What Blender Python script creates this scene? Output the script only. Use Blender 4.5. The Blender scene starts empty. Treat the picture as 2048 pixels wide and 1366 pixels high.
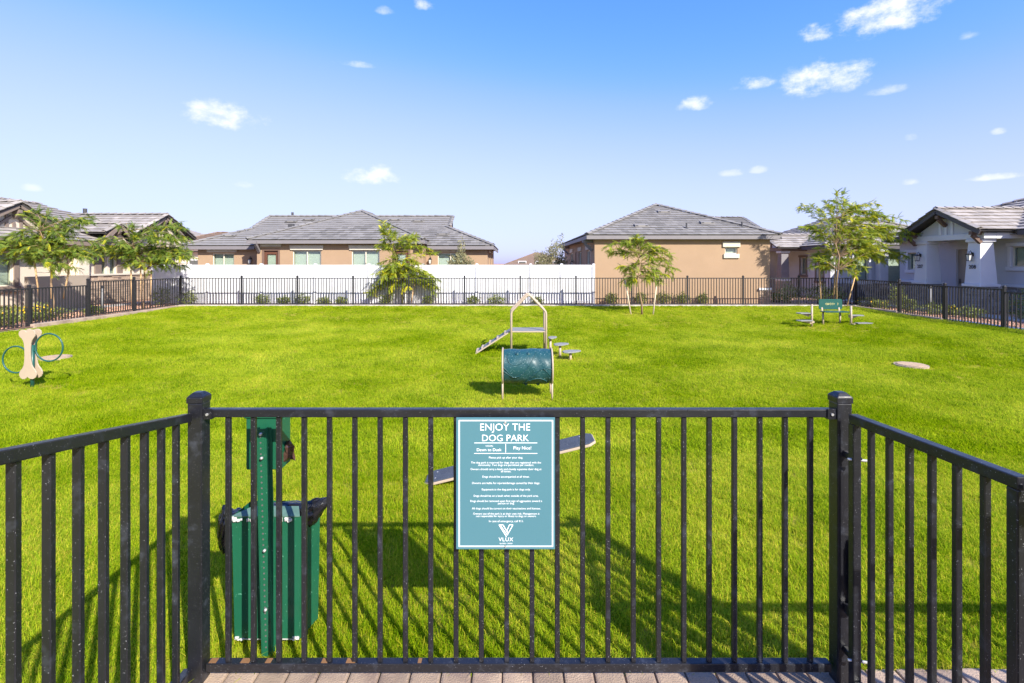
import bpy, bmesh, math, random
import numpy as np
from mathutils import Vector, Matrix, Euler
random.seed(7); np.random.seed(7)
R = math.radians
scene = bpy.context.scene
COL = scene.collection

# ------------------------------------------------------------------ camera
EYE = 1.87
cam_d = bpy.data.cameras.new('camera'); cam = bpy.data.objects.new('camera', cam_d); COL.objects.link(cam)
cam.location = (0, 0, EYE); cam.rotation_euler = (R(90), 0, 0)
cam_d.sensor_width = 36; cam_d.lens = 17.58; cam_d.shift_y = -157 / 2048
cam_d.clip_start = 0.05; cam_d.clip_end = 4000
scene.camera = cam

# ------------------------------------------------------------------ light and sky
SUN_EL = R(36); SUN_AZ = math.atan2(.58, -.81)      # azimuth of the sun from +Y towards +X
SUN_DIR = Vector((math.sin(SUN_AZ) * math.cos(SUN_EL), math.cos(SUN_AZ) * math.cos(SUN_EL), math.sin(SUN_EL)))
sun_d = bpy.data.lights.new('sun', 'SUN'); sun = bpy.data.objects.new('sun', sun_d); COL.objects.link(sun)
sun_d.energy = 4.3; sun_d.angle = R(.55); sun_d.color = (1, .94, .84)
sun.rotation_euler = SUN_DIR.to_track_quat('Z', 'Y').to_euler()
sun.location = (30, -40, 40)
vs = scene.view_settings
vs.view_transform = 'Standard'; vs.look = 'None'; vs.gamma = 1; vs.use_curve_mapping = False
vs.exposure = 1.1
world = bpy.data.worlds.new('World'); scene.world = world; world.use_nodes = True

def build_world():
    nt = world.node_tree; N = nt.nodes; L = nt.links; N.clear()
    out = N.new('ShaderNodeOutputWorld'); bg = N.new('ShaderNodeBackground')
    sky = N.new('ShaderNodeTexSky'); sky.sky_type = 'NISHITA'; sky.sun_disc = False
    sky.sun_elevation = SUN_EL; sky.sun_rotation = SUN_AZ
    sky.altitude = 400; sky.air_density = 1.0; sky.dust_density = 1.5; sky.ozone_density = 2.2
    bg.inputs['Strength'].default_value = .143
    L.new(bg.outputs[0], out.inputs[0])
    # the clear, evenly bright blue of this day: each channel of the sky on its own gentle curve
    sp = N.new('ShaderNodeSeparateColor'); cb = N.new('ShaderNodeCombineColor'); L.new(sky.outputs[0], sp.inputs[0])
    curves = ([(0, 0), (.9, .40), (1.3, .70), (1.7, 1.30), (2.3, 1.85), (3.3, 2.28), (4.7, 2.55), (8, 3.0)],
              [(0, 0), (1.5, 1.15), (2.18, 1.64), (2.8, 2.06), (3.6, 2.42), (4.77, 2.76), (5.3, 2.86), (8, 3.2)],
              [(0, 0), (2, 3.3), (3.8, 4.1), (5, 4.3), (6.5, 4.5), (8, 4.6)])
    for i, pts in enumerate(curves):
        fc = N.new('ShaderNodeFloatCurve'); cv = fc.mapping.curves[0]
        while len(cv.points) < len(pts): cv.points.new(.5, .5)
        for q, (a, b) in zip(cv.points, pts): q.location = (a / 8, b / 8)
        fc.mapping.update()
        d = N.new('ShaderNodeMath'); d.operation = 'MULTIPLY'; d.inputs[1].default_value = 1 / 8; L.new(sp.outputs[i], d.inputs[0])
        L.new(d.outputs[0], fc.inputs['Value'])
        b = N.new('ShaderNodeMath'); b.operation = 'MULTIPLY'; L.new(fc.outputs[0], b.inputs[0]); b.inputs[1].default_value = 8
        L.new(b.outputs[0], cb.inputs[i])
    # azimuth and elevation of the viewing direction (radians)
    tc = N.new('ShaderNodeTexCoord'); sx = N.new('ShaderNodeSeparateXYZ'); L.new(tc.outputs['Generated'], sx.inputs[0])
    def M(op, a, b=None, clamp=False):
        m = N.new('ShaderNodeMath'); m.operation = op; m.use_clamp = clamp
        for i, v in enumerate((a, b)):
            if v is None: continue
            if isinstance(v, (int, float)): m.inputs[i].default_value = v
            else: L.new(v, m.inputs[i])
        return m.outputs[0]
    az = M('ARCTAN2', sx.outputs[0], sx.outputs[1]); el = M('ARCSINE', sx.outputs[2])
    nz = N.new('ShaderNodeTexNoise'); nz.inputs['Scale'].default_value = 26; nz.inputs['Detail'].default_value = 6; nz.inputs['Roughness'].default_value = .66
    mp = N.new('ShaderNodeCombineXYZ'); L.new(az, mp.inputs[0]); L.new(M('MULTIPLY', el, 1.5), mp.inputs[1]); L.new(mp.outputs[0], nz.inputs[0])
    nz2 = N.new('ShaderNodeTexNoise'); nz2.inputs['Scale'].default_value = 11; nz2.inputs['Detail'].default_value = 3; L.new(mp.outputs[0], nz2.inputs[0])
    nb = M('ADD', M('MULTIPLY', M('SUBTRACT', nz.outputs[0], .5), 3.2), M('MULTIPLY', M('SUBTRACT', nz2.outputs[0], .5), 2.2))
    seen = [(1765,30,105,40,1),(1635,62,38,19,1),(1655,150,92,36,1),(1507,165,42,14,.8),(1392,205,34,16,.8),(455,230,76,29,1),
            (745,349,50,23,1),(845,6,22,12,.7),(710,128,42,7,.5),(490,368,22,9,.5),(1460,345,22,9,.45),(1520,338,18,9,.4),
            (1775,178,40,11,.45),(1820,275,16,9,.4),(1997,262,15,8,.5),(1940,68,22,10,.4),(2000,352,60,8,.7),(1820,363,18,8,.5),(65,375,20,9,.4),(770,20,18,8,.4)]
    cl = []
    for px, py, rx, ry, a in seen:
        x = (px - 1024) / 1000; y = (526 - py) / 1000
        c = 1 / math.sqrt(1 + x * x)
        cl.append((math.atan(x), math.atan(y * c), rx / 1000 * c * c * 1.2, ry / 1000 * c * 1.25, a))
    rr = random.Random(3)
    for i in range(16):                                  # the same scattered small clouds go on all round
        w = rr.uniform(.02, .09)
        cl.append((rr.uniform(.95, 5.3), rr.uniform(.1, .75), w, w * rr.uniform(.28, .42), rr.uniform(.5, 1)))
    cur = None
    for a, e, ra, re, op in cl:
        if a > math.pi: a -= 2 * math.pi
        da = M('DIVIDE', M('SUBTRACT', az, a), ra); de0 = M('DIVIDE', M('SUBTRACT', el, e - .25 * re), re); de = M('MAXIMUM', de0, M('MULTIPLY', de0, -1.8))
        q = M('ADD', M('MULTIPLY', da, da), M('MULTIPLY', de, de))
        v = M('SUBTRACT', 1.0, q)                        # 1 in the middle, 0 at the rim, negative outside
        m = N.new('ShaderNodeMapRange'); m.interpolation_type = 'SMOOTHSTEP'
        m.inputs['From Min'].default_value = .05; m.inputs['From Max'].default_value = 1.75; m.inputs['To Max'].default_value = op
        L.new(M('ADD', v, nb), m.inputs['Value'])
        gate = M('MULTIPLY', m.outputs[0], M('ADD', M('MULTIPLY', v, .6), .75, True), True)
        cur = gate if cur is None else M('MAXIMUM', cur, gate)
    mix = N.new('ShaderNodeMixRGB'); L.new(cur, mix.inputs[0]); L.new(cb.outputs[0], mix.inputs[1])
    mix.inputs[2].default_value = (4.0, 4.0, 4.1, 1)
    L.new(mix.outputs[0], bg.inputs['Color'])
build_world()

# ------------------------------------------------------------------ materials
MATS = {}
def mat(name, col, rough=.7, var=.12, scale=3.0, bump=0.0, bscale=80.0, rnd=0.0, spec=.4, metal=0.0, specks=None, col2=None, c2scale=1.5, c2lo=.45, c2hi=.65, trans=0.0, attr=None, coat=0.0, obj_space=False):
    m = bpy.data.materials.new(name); m.use_nodes = True; nt = m.node_tree; N = nt.nodes; L = nt.links
    bs = N['Principled BSDF']
    bs.inputs['Roughness'].default_value = rough; bs.inputs['Specular IOR Level'].default_value = spec; bs.inputs['Metallic'].default_value = metal
    bs.inputs['Coat Weight'].default_value = coat
    geo = N.new('ShaderNodeNewGeometry'); pos = geo.outputs['Position']
    if obj_space: pos = N.new('ShaderNodeTexCoord').outputs['Object']
    def noise(s, d=4, r=.6):
        n = N.new('ShaderNodeTexNoise'); n.inputs['Scale'].default_value = s; n.inputs['Detail'].default_value = d; n.inputs['Roughness'].default_value = r
        L.new(pos, n.inputs[0]); return n.outputs[0]
    def M(op, a, b):
        q = N.new('ShaderNodeMath'); q.operation = op
        for i, v in enumerate((a, b)):
            if isinstance(v, (int, float)): q.inputs[i].default_value = v
            else: L.new(v, q.inputs[i])
        return q.outputs[0]
    rgb = N.new('ShaderNodeRGB'); rgb.outputs[0].default_value = (*col, 1); c = rgb.outputs[0]
    if col2 is not None:
        mr = N.new('ShaderNodeMapRange'); mr.inputs['From Min'].default_value = c2lo; mr.inputs['From Max'].default_value = c2hi
        L.new(noise(c2scale, 5), mr.inputs['Value'])
        mx = N.new('ShaderNodeMixRGB'); L.new(mr.outputs[0], mx.inputs[0]); L.new(c, mx.inputs[1]); mx.inputs[2].default_value = (*col2, 1); c = mx.outputs[0]
    val = M('ADD', M('MULTIPLY', M('SUBTRACT', noise(scale), .5), var * 3), 1.0)
    if rnd:
        oi = N.new('ShaderNodeObjectInfo'); val = M('ADD', val, M('MULTIPLY', M('SUBTRACT', oi.outputs['Random'], .5), rnd * 2))
    if attr:
        at = N.new('ShaderNodeAttribute'); at.attribute_name = 'tone'; val = M('ADD', val, M('MULTIPLY', M('SUBTRACT', at.outputs['Fac'], .5), attr * 2))
    hs = N.new('ShaderNodeHueSaturation'); L.new(val, hs.inputs['Value']); L.new(c, hs.inputs['Color']); c = hs.outputs[0]
    if specks:
        sc, lo, scol = specks
        mr = N.new('ShaderNodeMapRange'); mr.inputs['From Min'].default_value = lo; mr.inputs['From Max'].default_value = lo + .03
        L.new(noise(sc, 2), mr.inputs['Value'])
        mx = N.new('ShaderNodeMixRGB'); L.new(mr.outputs[0], mx.inputs[0]); L.new(c, mx.inputs[1]); mx.inputs[2].default_value = (*scol, 1); c = mx.outputs[0]
    L.new(c, bs.inputs['Base Color'])
    rn = M('ADD', M('MULTIPLY', M('SUBTRACT', noise(scale * 2.7), .5), .35), rough); L.new(rn, bs.inputs['Roughness'])
    if bump:
        bp = N.new('ShaderNodeBump'); bp.inputs['Strength'].default_value = min(1, bump); bp.inputs['Distance'].default_value = .01 * max(1, bump)
        L.new(noise(bscale, 4), bp.inputs['Height']); L.new(bp.outputs[0], bs.inputs['Normal'])
    if trans:
        tr = N.new('ShaderNodeBsdfTranslucent'); L.new(c, tr.inputs[0]); ms = N.new('ShaderNodeMixShader'); ms.inputs[0].default_value = trans
        L.new(bs.outputs[0], ms.inputs[1]); L.new(tr.outputs[0], ms.inputs[2]); L.new(ms.outputs[0], N['Material Output'].inputs[0])
    MATS[name] = m
    return m

def leafmat(name, stops, trans=.35, rough=.55, patch=.25, pscale=.6, rnd=.1, spec=.25, macro=0):
    """foliage: colour by the per-leaf attribute tone, drifting over large patches"""
    m = bpy.data.materials.new(name); m.use_nodes = True; nt = m.node_tree; N = nt.nodes; L = nt.links
    bs = N['Principled BSDF']; bs.inputs['Roughness'].default_value = rough; bs.inputs['Specular IOR Level'].default_value = spec
    at = N.new('ShaderNodeAttribute'); at.attribute_name = 'tone'
    rp = N.new('ShaderNodeValToRGB'); e = rp.color_ramp.elements
    while len(e) < len(stops): e.new(.5)
    for i, (p, c) in enumerate(stops): e[i].position = p; e[i].color = (*c, 1)
    geo = N.new('ShaderNodeNewGeometry'); nz = N.new('ShaderNodeTexNoise'); nz.inputs['Scale'].default_value = pscale; nz.inputs['Detail'].default_value = 5; nz.inputs['Roughness'].default_value = .65
    L.new(geo.outputs['Position'], nz.inputs[0])
    oi = N.new('ShaderNodeObjectInfo')
    a = N.new('ShaderNodeMath'); a.operation = 'MULTIPLY_ADD'; a.inputs[1].default_value = patch * 2; L.new(nz.outputs[0], a.inputs[0])
    s = N.new('ShaderNodeMath'); s.operation = 'SUBTRACT'; L.new(at.outputs['Fac'], s.inputs[0]); s.inputs[1].default_value = patch; L.new(s.outputs[0], a.inputs[2])
    b = N.new('ShaderNodeMath'); b.operation = 'MULTIPLY_ADD'; L.new(oi.outputs['Random'], b.inputs[0]); b.inputs[1].default_value = rnd; L.new(a.outputs[0], b.inputs[2])
    L.new(b.outputs[0], rp.inputs[0]); col = rp.outputs[0]
    if macro:                        # broad drifts of duller, greener turf over the whole lawn
        n2 = N.new('ShaderNodeTexNoise'); n2.inputs['Scale'].default_value = .23; n2.inputs['Detail'].default_value = 6; n2.inputs['Roughness'].default_value = .7; L.new(geo.outputs['Position'], n2.inputs[0])
        hv = N.new('ShaderNodeHueSaturation'); L.new(col, hv.inputs['Color']); col = hv.outputs[0]
        for sock, lo, hi in (('Value', 1 - macro, 1 + macro * .45), ('Hue', .514, .492), ('Saturation', 1.0, .93)):
            mr = N.new('ShaderNodeMapRange'); mr.inputs['From Min'].default_value = .36; mr.inputs['From Max'].default_value = .64; mr.inputs['To Min'].default_value = lo; mr.inputs['To Max'].default_value = hi
            L.new(n2.outputs[0], mr.inputs['Value']); L.new(mr.outputs[0], hv.inputs[sock])
    L.new(col, bs.inputs['Base Color'])
    tr = N.new('ShaderNodeBsdfTranslucent'); L.new(col, tr.inputs[0]); ms = N.new('ShaderNodeMixShader'); ms.inputs[0].default_value = trans
    L.new(bs.outputs[0], ms.inputs[1]); L.new(tr.outputs[0], ms.inputs[2]); L.new(ms.outputs[0], N['Material Output'].inputs[0])
    MATS[name] = m; return m

def glassmat():
    m = bpy.data.materials.new('window_glass'); m.use_nodes = True; nt = m.node_tree; N = nt.nodes; L = nt.links
    N.remove(N['Principled BSDF'])
    t = N.new('ShaderNodeBsdfTransparent'); t.inputs[0].default_value = (.86, .91, .88, 1)
    g = N.new('ShaderNodeBsdfGlossy'); g.inputs['Roughness'].default_value = .04; g.inputs[0].default_value = (.9, .95, .95, 1)
    lw = N.new('ShaderNodeLayerWeight'); pw = N.new('ShaderNodeMath'); pw.operation = 'POWER'; pw.inputs[1].default_value = 4; L.new(lw.outputs['Facing'], pw.inputs[0])
    f = N.new('ShaderNodeMath'); f.operation = 'MULTIPLY_ADD'; f.inputs[1].default_value = .8; f.inputs[2].default_value = .06; L.new(pw.outputs[0], f.inputs[0])
    ms = N.new('ShaderNodeMixShader'); L.new(f.outputs[0], ms.inputs[0]); L.new(t.outputs[0], ms.inputs[1]); L.new(g.outputs[0], ms.inputs[2])
    L.new(ms.outputs[0], N['Material Output'].inputs[0]); MATS['glass'] = m
glassmat()

mat('black', (.012, .0125, .016), .34, .3, 6, .05, 300, spec=.5, specks=(210, .69, (.3, .3, .32)), col2=(.045, .05, .065), c2scale=16, c2lo=.56, c2hi=.8)
mat('black_far', (.02, .02, .024), .45, .2, 4)
mat('white_vinyl', (.70, .70, .73), .4, .05, .8, col2=(.62, .615, .62), c2scale=.9)
mat('stucco_tan', (.36, .245, .155), .9, .06, 1.2, .9, 45)
mat('stucco_cream', (.66, .57, .46), .9, .06, 1.2, .9, 45)
mat('stucco_taupe', (.36, .30, .24), .9, .08, 1.2, .9, 45)
mat('stucco_grey', (.53, .525, .55), .9, .06, 1.2, .9, 45)
mat('stucco_pale', (.62, .63, .66), .9, .06, 1.2, .9, 45)
mat('trim_white', (.66, .655, .67), .8, .05, 2, .4, 60)
mat('trim_cream', (.58, .53, .44), .8, .05, 2, .4, 60)
mat('trim_brown', (.16, .10, .075), .7, .1, 4)
mat('trim_taupe', (.22, .17, .14), .7, .1, 4)
mat('fascia', (.20, .185, .195), .6, .08, 3)
mat('fascia_dark', (.085, .075, .08), .6, .08, 3)
mat('door_brown', (.12, .05, .03), .5, .15, 5)
mat('vinyl_almond', (.66, .60, .48), .5, .04, 3)
mat('blind', (.62, .62, .56), .7, .04, 3)
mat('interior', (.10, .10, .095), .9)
mat('tile_grey', (.195, .186, .178), .85, .14, .9, .5, 35, rnd=.2)
mat('tile_warm', (.31, .28, .255), .85, .14, .9, .5, 35, rnd=.2)
mat('tile_brown', (.21, .145, .105), .85, .12, .7, .5, 35, rnd=.2)
mat('roof_deck', (.07, .065, .065), .95, .1, 2)
mat('stone_grey', (.30, .28, .265), .9, .2, 6, .8, 30, rnd=.28)
mat('stone_tan', (.40, .30, .22), .9, .2, 6, .8, 30, rnd=.25)
mat('mortar', (.10, .095, .09), .95, .1, 4)
mat('vent', (.06, .06, .065), .7, .1, 4)
mat('concrete', (.50, .46, .41), .95, .14, 3, .6, 60, col2=(.30, .25, .21), c2scale=2.2)
mat('concrete_warm', (.42, .32, .25), .95, .16, 3, .6, 60, col2=(.27, .20, .16), c2scale=2.5)
mat('gravel_ground', (.40, .24, .165), 1, .22, 14, 1, 40, col2=(.27, .15, .10), c2scale=24)
mat('pebble', (.46, .27, .185), .95, .2, 9, .5, 60, rnd=.45)
mat('soil', (.27, .25, .03), 1, .3, 9, 1, 60, col2=(.22, .27, .008), c2scale=1.1, spec=.05)
mat('paver', (.37, .275, .20), .92, .13, 9, .7, 130, rnd=.16, col2=(.27, .195, .15), c2scale=6)
mat('sand', (.40, .30, .19), 1, .2, 30, 1, 200)
mat('play_tan', (.42, .33, .245), .5, .06, 4, .1, 120)
mat('play_green', (.014, .085, .072), .4, .08, 4, coat=.3)
mat('play_deck', (.22, .225, .225), .8, .1, 6, .5, 200, specks=(90, .70, (.65, .65, .65)))
mat('seesaw_grip', (.085, .10, .125), .95, .2, 7, .8, 260, spec=.1, specks=(120, .71, (.6, .62, .65)))
mat('barrel', (.013, .062, .072), .40, .12, 3, .05, 200, specks=(70, .66, (.30, .42, .42)), coat=.1)
mat('bin_green', (.010, .098, .050), .42, .1, 6, .06, 90, specks=(60, .70, (.1, .3, .2)), coat=.15)
mat('bin_edge', (.08, .15, .12), .5, .3, 20)
mat('bin_worn', (.5, .5, .48), .7, .3, 20)
mat('galvanised', (.55, .54, .52), .45, .2, 30, metal=.6)
mat('bollard_grey', (.20, .20, .21), .6, .1, 5)
mat('rust', (.20, .10, .04), .9, .3, 20)
mat('bag_black', (.008, .008, .010), .22, .2, 10, spec=.6)
mat('bag_brown', (.06, .03, .022), .3, .2, 10, spec=.6)
mat('sign_blue', (.072, .185, .222), .35, .03, 3)
mat('sign_white', (.88, .89, .90), .5, .02, 3)
mat('ink_dark', (.03, .03, .035), .6)
mat('gold', (.45, .42, .18), .6)
mat('bark', (.30, .20, .12), .95, .25, 12, .8, 60)
mat('bark_green', (.17, .16, .06), .9, .25, 12, .5, 60)
mat('stake', (.55, .36, .19), .85, .2, 7, .4, 60)
mat('stake_pale', (.62, .50, .38), .85, .15, 7, .4, 60)
mat('strap', (.02, .02, .02), .6)
mat('manhole', (.40, .30, .21), .85, .15, 12, .8, 60)
mat('lamp_glass', (.6, .6, .55), .3)
mat('flower', (.75, .42, .01), .7, .2, 30)
mat('bush_core', (.05, .07, .02), .95, .3, 9)
leafmat('grass', [(0, (.10, .19, .002)), (.3, (.26, .40, .003)), (.6, (.43, .54, .004)), (.88, (.54, .60, .010)), (1, (.66, .58, .04))], trans=.5, patch=.5, pscale=.9, rnd=.1, spec=.0, macro=.25)
leafmat('leaf_tree', [(0, (.08, .15, .025)), (.4, (.18, .28, .045)), (.72, (.33, .40, .06)), (1, (.66, .62, .03))], trans=.45, patch=.1, pscale=1.2)
leafmat('leaf_bright', [(0, (.11, .17, .02)), (.4, (.25, .34, .04)), (.72, (.42, .47, .05)), (1, (.70, .64, .03))], trans=.45, patch=.1, pscale=1.2)
leafmat('leaf_bush', [(0, (.09, .13, .03)), (.5, (.21, .26, .06)), (1, (.38, .40, .12))], trans=.3, patch=.15, pscale=2)
leafmat('leaf_grey', [(0, (.15, .15, .07)), (.5, (.27, .26, .13)), (1, (.40, .36, .20))], trans=.25, patch=.1, pscale=2)

# ------------------------------------------------------------------ building helpers
WM = {}
def link(o, parent, W=None):
    W = W if W is not None else Matrix.Identity(4)
    COL.objects.link(o)
    if parent is not None:
        o.parent = parent; o.matrix_parent_inverse = WM[parent.name].inverted()
    o.matrix_basis = W; WM[o.name] = W.copy()
    return o
def thing(name, loc, label, cat, group=None):
    o = bpy.data.objects.new(name, None); o.empty_display_size = .1
    link(o, None, Matrix.Translation(Vector(loc))); tag(o, label, cat, group); return o
def tag(o, label=None, cat=None, group=None, kind=None):
    if label: o['label'] = label
    if cat: o['category'] = cat
    if group: o['group'] = group
    if kind: o['kind'] = kind
    return o
def inst(name, me, parent, W):
    return link(bpy.data.objects.new(name, me), parent, W)
def V(*a): return Vector(a)

class MB:
    def __init__(s): s.v = []; s.f = []
    def quad(s, pts):
        n = len(s.v); s.v += [tuple(p) for p in pts]; s.f.append(tuple(range(n, n + len(pts))))
    def hexa(s, p):               # 8 corners: bottom ring 0-3 (ccw from above), top ring 4-7
        n = len(s.v); s.v += [tuple(q) for q in p]
        s.f += [tuple(n + i for i in f) for f in ((3, 2, 1, 0), (4, 5, 6, 7), (0, 1, 5, 4), (1, 2, 6, 5), (2, 3, 7, 6), (3, 0, 4, 7))]
        return s
    def box(s, x0, x1, y0, y1, z0, z1):
        return s.hexa([(x0, y0, z0), (x1, y0, z0), (x1, y1, z0), (x0, y1, z0), (x0, y0, z1), (x1, y0, z1), (x1, y1, z1), (x0, y1, z1)])
    def frustum(s, cx, cy, z0, z1, a, b):  # square taper: half widths a (bottom), b (top)
        return s.hexa([(cx - a, cy - a, z0), (cx + a, cy - a, z0), (cx + a, cy + a, z0), (cx - a, cy + a, z0), (cx - b, cy - b, z1), (cx + b, cy - b, z1), (cx + b, cy + b, z1), (cx - b, cy + b, z1)])
    def bar(s, p, q, w, h, up=(0, 0, 1)):
        p = Vector(p); q = Vector(q); d = (q - p).normalized(); up = Vector(up)
        if abs(d.dot(up)) > .98: up = Vector((0, 1, 0))
        r = d.cross(up).normalized(); u = r.cross(d)
        r *= w / 2; u *= h / 2
        return s.hexa([p - r - u, p + r - u, q + r - u, q - r - u, p - r + u, p + r + u, q + r + u, q - r + u])
    def tube(s, pts, r, n=8, closed=False, cap=True):
        pts = [Vector(p) for p in pts]; k = len(pts); rs = r if isinstance(r, (list, tuple)) else [r] * k
        base = len(s.v); ref = None
        for i, p in enumerate(pts):
            a = pts[(i - 1) % k] if (closed or i > 0) else p
            b = pts[(i + 1) % k] if (closed or i < k - 1) else p
            d = (b - a).normalized()
            if ref is None: ref = Vector((0, 0, 1)) if abs(d.z) < .9 else Vector((1, 0, 0))
            u = (ref - d * ref.dot(d)).normalized(); w = d.cross(u); ref = u
            for j in range(n):
                t = 2 * math.pi * j / n
                s.v.append(tuple(p + (u * math.cos(t) + w * math.sin(t)) * rs[i]))
        for i in range(k if closed else k - 1):
            for j in range(n):
                a = base + i * n + j; b = base + i * n + (j + 1) % n
                c = base + ((i + 1) % k) * n
                s.f.append((a, b, c + (j + 1) % n, c + j))
        if cap and not closed:
            s.f.append(tuple(base + j for j in reversed(range(n)))); s.f.append(tuple(base + (k - 1) * n + j for j in range(n)))
        return s
    def prism(s, poly, fn):       # poly 2-d; fn(u, v, side) with side 0/1 gives the 3-d point
        n = len(s.v); k = len(poly)
        for t in (0, 1): s.v += [tuple(fn(u, v, t)) for u, v in poly]
        s.f.append(tuple(n + i for i in reversed(range(k)))); s.f.append(tuple(n + k + i for i in range(k)))
        for i in range(k):
            j = (i + 1) % k; s.f.append((n + i, n + j, n + k + j, n + k + i))
        return s
    def mesh(s, name, m, smooth=False, bevel=0, seg=1):
        me = bpy.data.meshes.new(name); me.from_pydata(s.v, [], s.f)
        bm = bmesh.new(); bm.from_mesh(me)
        bmesh.ops.recalc_face_normals(bm, faces=bm.faces)
        if bevel: bmesh.ops.bevel(bm, geom=[e for e in bm.edges if e.is_manifold and e.calc_face_angle(0) > .5], offset=bevel, segments=seg, affect='EDGES', profile=.6)
        if smooth:
            for f in bm.faces: f.smooth = True
        bm.to_mesh(me); bm.free(); me.materials.append(MATS[m]); return me
    def build(s, name, m, parent=None, smooth=False, bevel=0, seg=1):
        return inst(name, s.mesh(name, m, smooth, bevel, seg), parent, Matrix.Identity(4))

def quads_mesh(name, verts, nper, tone, m):
    """many loose polygons of nper corners each; tone = one value per polygon"""
    nv = len(verts); nf = nv // nper
    me = bpy.data.meshes.new(name)
    me.vertices.add(nv); me.vertices.foreach_set('co', np.asarray(verts, np.float32).ravel())
    me.loops.add(nv); me.loops.foreach_set('vertex_index', np.arange(nv, dtype=np.int32))
    me.polygons.add(nf); me.polygons.foreach_set('loop_start', np.arange(0, nv, nper, dtype=np.int32))
    me.update(calc_edges=True)
    at = me.attributes.new('tone', 'FLOAT', 'POINT'); at.data.foreach_set('value', np.repeat(np.asarray(tone, np.float32), nper))
    me.materials.append(MATS[m]); return me

def smooth(x, a, b):
    t = min(1, max(0, (x - a) / (b - a))); return t * t * (3 - 2 * t)
def g(x, y):                       # the lawn is a shallow basin; the paved end climbs behind the fence
    dip = -.31 * smooth(y, 2.8, 8) * (1 - smooth(y, 16, 21.4)) * (1 - smooth(abs(x), 9.5, 14.2))
    side = -.07 * smooth(abs(x), 11, 14) * smooth(y, 3, 9) * (1 - smooth(y, 17, 21.5))
    return dip + side + .25 * (1 - smooth(y, .2, 2.15))
def P(px, py, Y):                  # the world point seen at a photo position at depth Y
    return Vector(((px - 1024) * Y / 1000, Y, EYE - (py - 526) * Y / 1000))
def G(px, py):                     # the lawn point seen at a photo position
    Y = 1870 / (py - 526)
    for _ in range(30): Y = (EYE - g((px - 1024) * Y / 1000, Y)) * 1000 / (py - 526)
    x = (px - 1024) * Y / 1000
    return Vector((x, Y, g(x, Y)))

def scatter(name, pts, rots, scales, protos, m):
    """points carrying instances of a few small meshes (grass, pebbles)"""
    n = len(pts); me = bpy.data.meshes.new(name); me.vertices.add(n); me.vertices.foreach_set('co', np.asarray(pts, np.float32).ravel())
    a = me.attributes.new('rot', 'FLOAT_VECTOR', 'POINT'); a.data.foreach_set('vector', np.asarray(rots, np.float32).ravel())
    a = me.attributes.new('scl', 'FLOAT', 'POINT'); a.data.foreach_set('value', np.asarray(scales, np.float32))
    a = me.attributes.new('pick', 'INT', 'POINT'); a.data.foreach_set('value', np.random.randint(0, len(protos), n).astype(np.int32))
    o = bpy.data.objects.new(name, me); link(o, None)
    ng = bpy.data.node_groups.new(name, 'GeometryNodeTree')
    ng.interface.new_socket('Geometry', in_out='INPUT', socket_type='NodeSocketGeometry'); ng.interface.new_socket('Geometry', in_out='OUTPUT', socket_type='NodeSocketGeometry')
    N = ng.nodes; L = ng.links
    gi = N.new('NodeGroupInput'); go = N.new('NodeGroupOutput'); ip = N.new('GeometryNodeInstanceOnPoints'); jn = N.new('GeometryNodeJoinGeometry')
    for pm in reversed(protos):
        po = bpy.data.objects.new(name + '_piece', pm)
        oi = N.new('GeometryNodeObjectInfo'); oi.inputs['Object'].default_value = po; oi.inputs['As Instance'].default_value = True
        L.new(oi.outputs['Geometry'], jn.inputs[0])
    def na(nm, t):
        q = N.new('GeometryNodeInputNamedAttribute'); q.data_type = t; q.inputs[0].default_value = nm; return q.outputs[0]
    e2r = N.new('FunctionNodeEulerToRotation'); L.new(na('rot', 'FLOAT_VECTOR'), e2r.inputs[0])
    L.new(gi.outputs[0], ip.inputs['Points']); L.new(jn.outputs[0], ip.inputs['Instance']); ip.inputs['Pick Instance'].default_value = True
    L.new(na('pick', 'INT'), ip.inputs['Instance Index']); L.new(e2r.outputs[0], ip.inputs['Rotation']); L.new(na('scl', 'FLOAT'), ip.inputs['Scale'])
    L.new(ip.outputs[0], go.inputs[0])
    md = o.modifiers.new('scatter', 'NODES'); md.node_group = ng
    me.materials.append(MATS[m])
    return o

# ------------------------------------------------------------------ ground, lawn, kerbs, paths
LX0, LX1, LY1, LY0 = -14.22, 14.85, 21.72, -3.0
mb = MB(); B = 900
for a, b, c, d in ((-B, LX0, -B, B * 1.5), (LX1, B, -B, B * 1.5), (LX0, LX1, LY1, B * 1.5), (LX0, LX1, -B, LY0)):
    mb.quad([(a, c, -.02), (b, c, -.02), (b, d, -.02), (a, d, -.02)])
tag(mb.build('ground', 'gravel_ground'), kind='structure')
mb = MB(); nx, ny = 117, 100
for j in range(ny + 1):
    for i in range(nx + 1):
        x = LX0 + (LX1 - LX0) * i / nx; y = LY0 + (LY1 - LY0) * j / ny; mb.v.append((x, y, g(x, y) - .012))
for j in range(ny):
    for i in range(nx):
        a = j * (nx + 1) + i; mb.f.append((a, a + 1, a + nx + 2, a + nx + 1))
tag(mb.build('lawn', 'soil', smooth=True), kind='structure')

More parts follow.
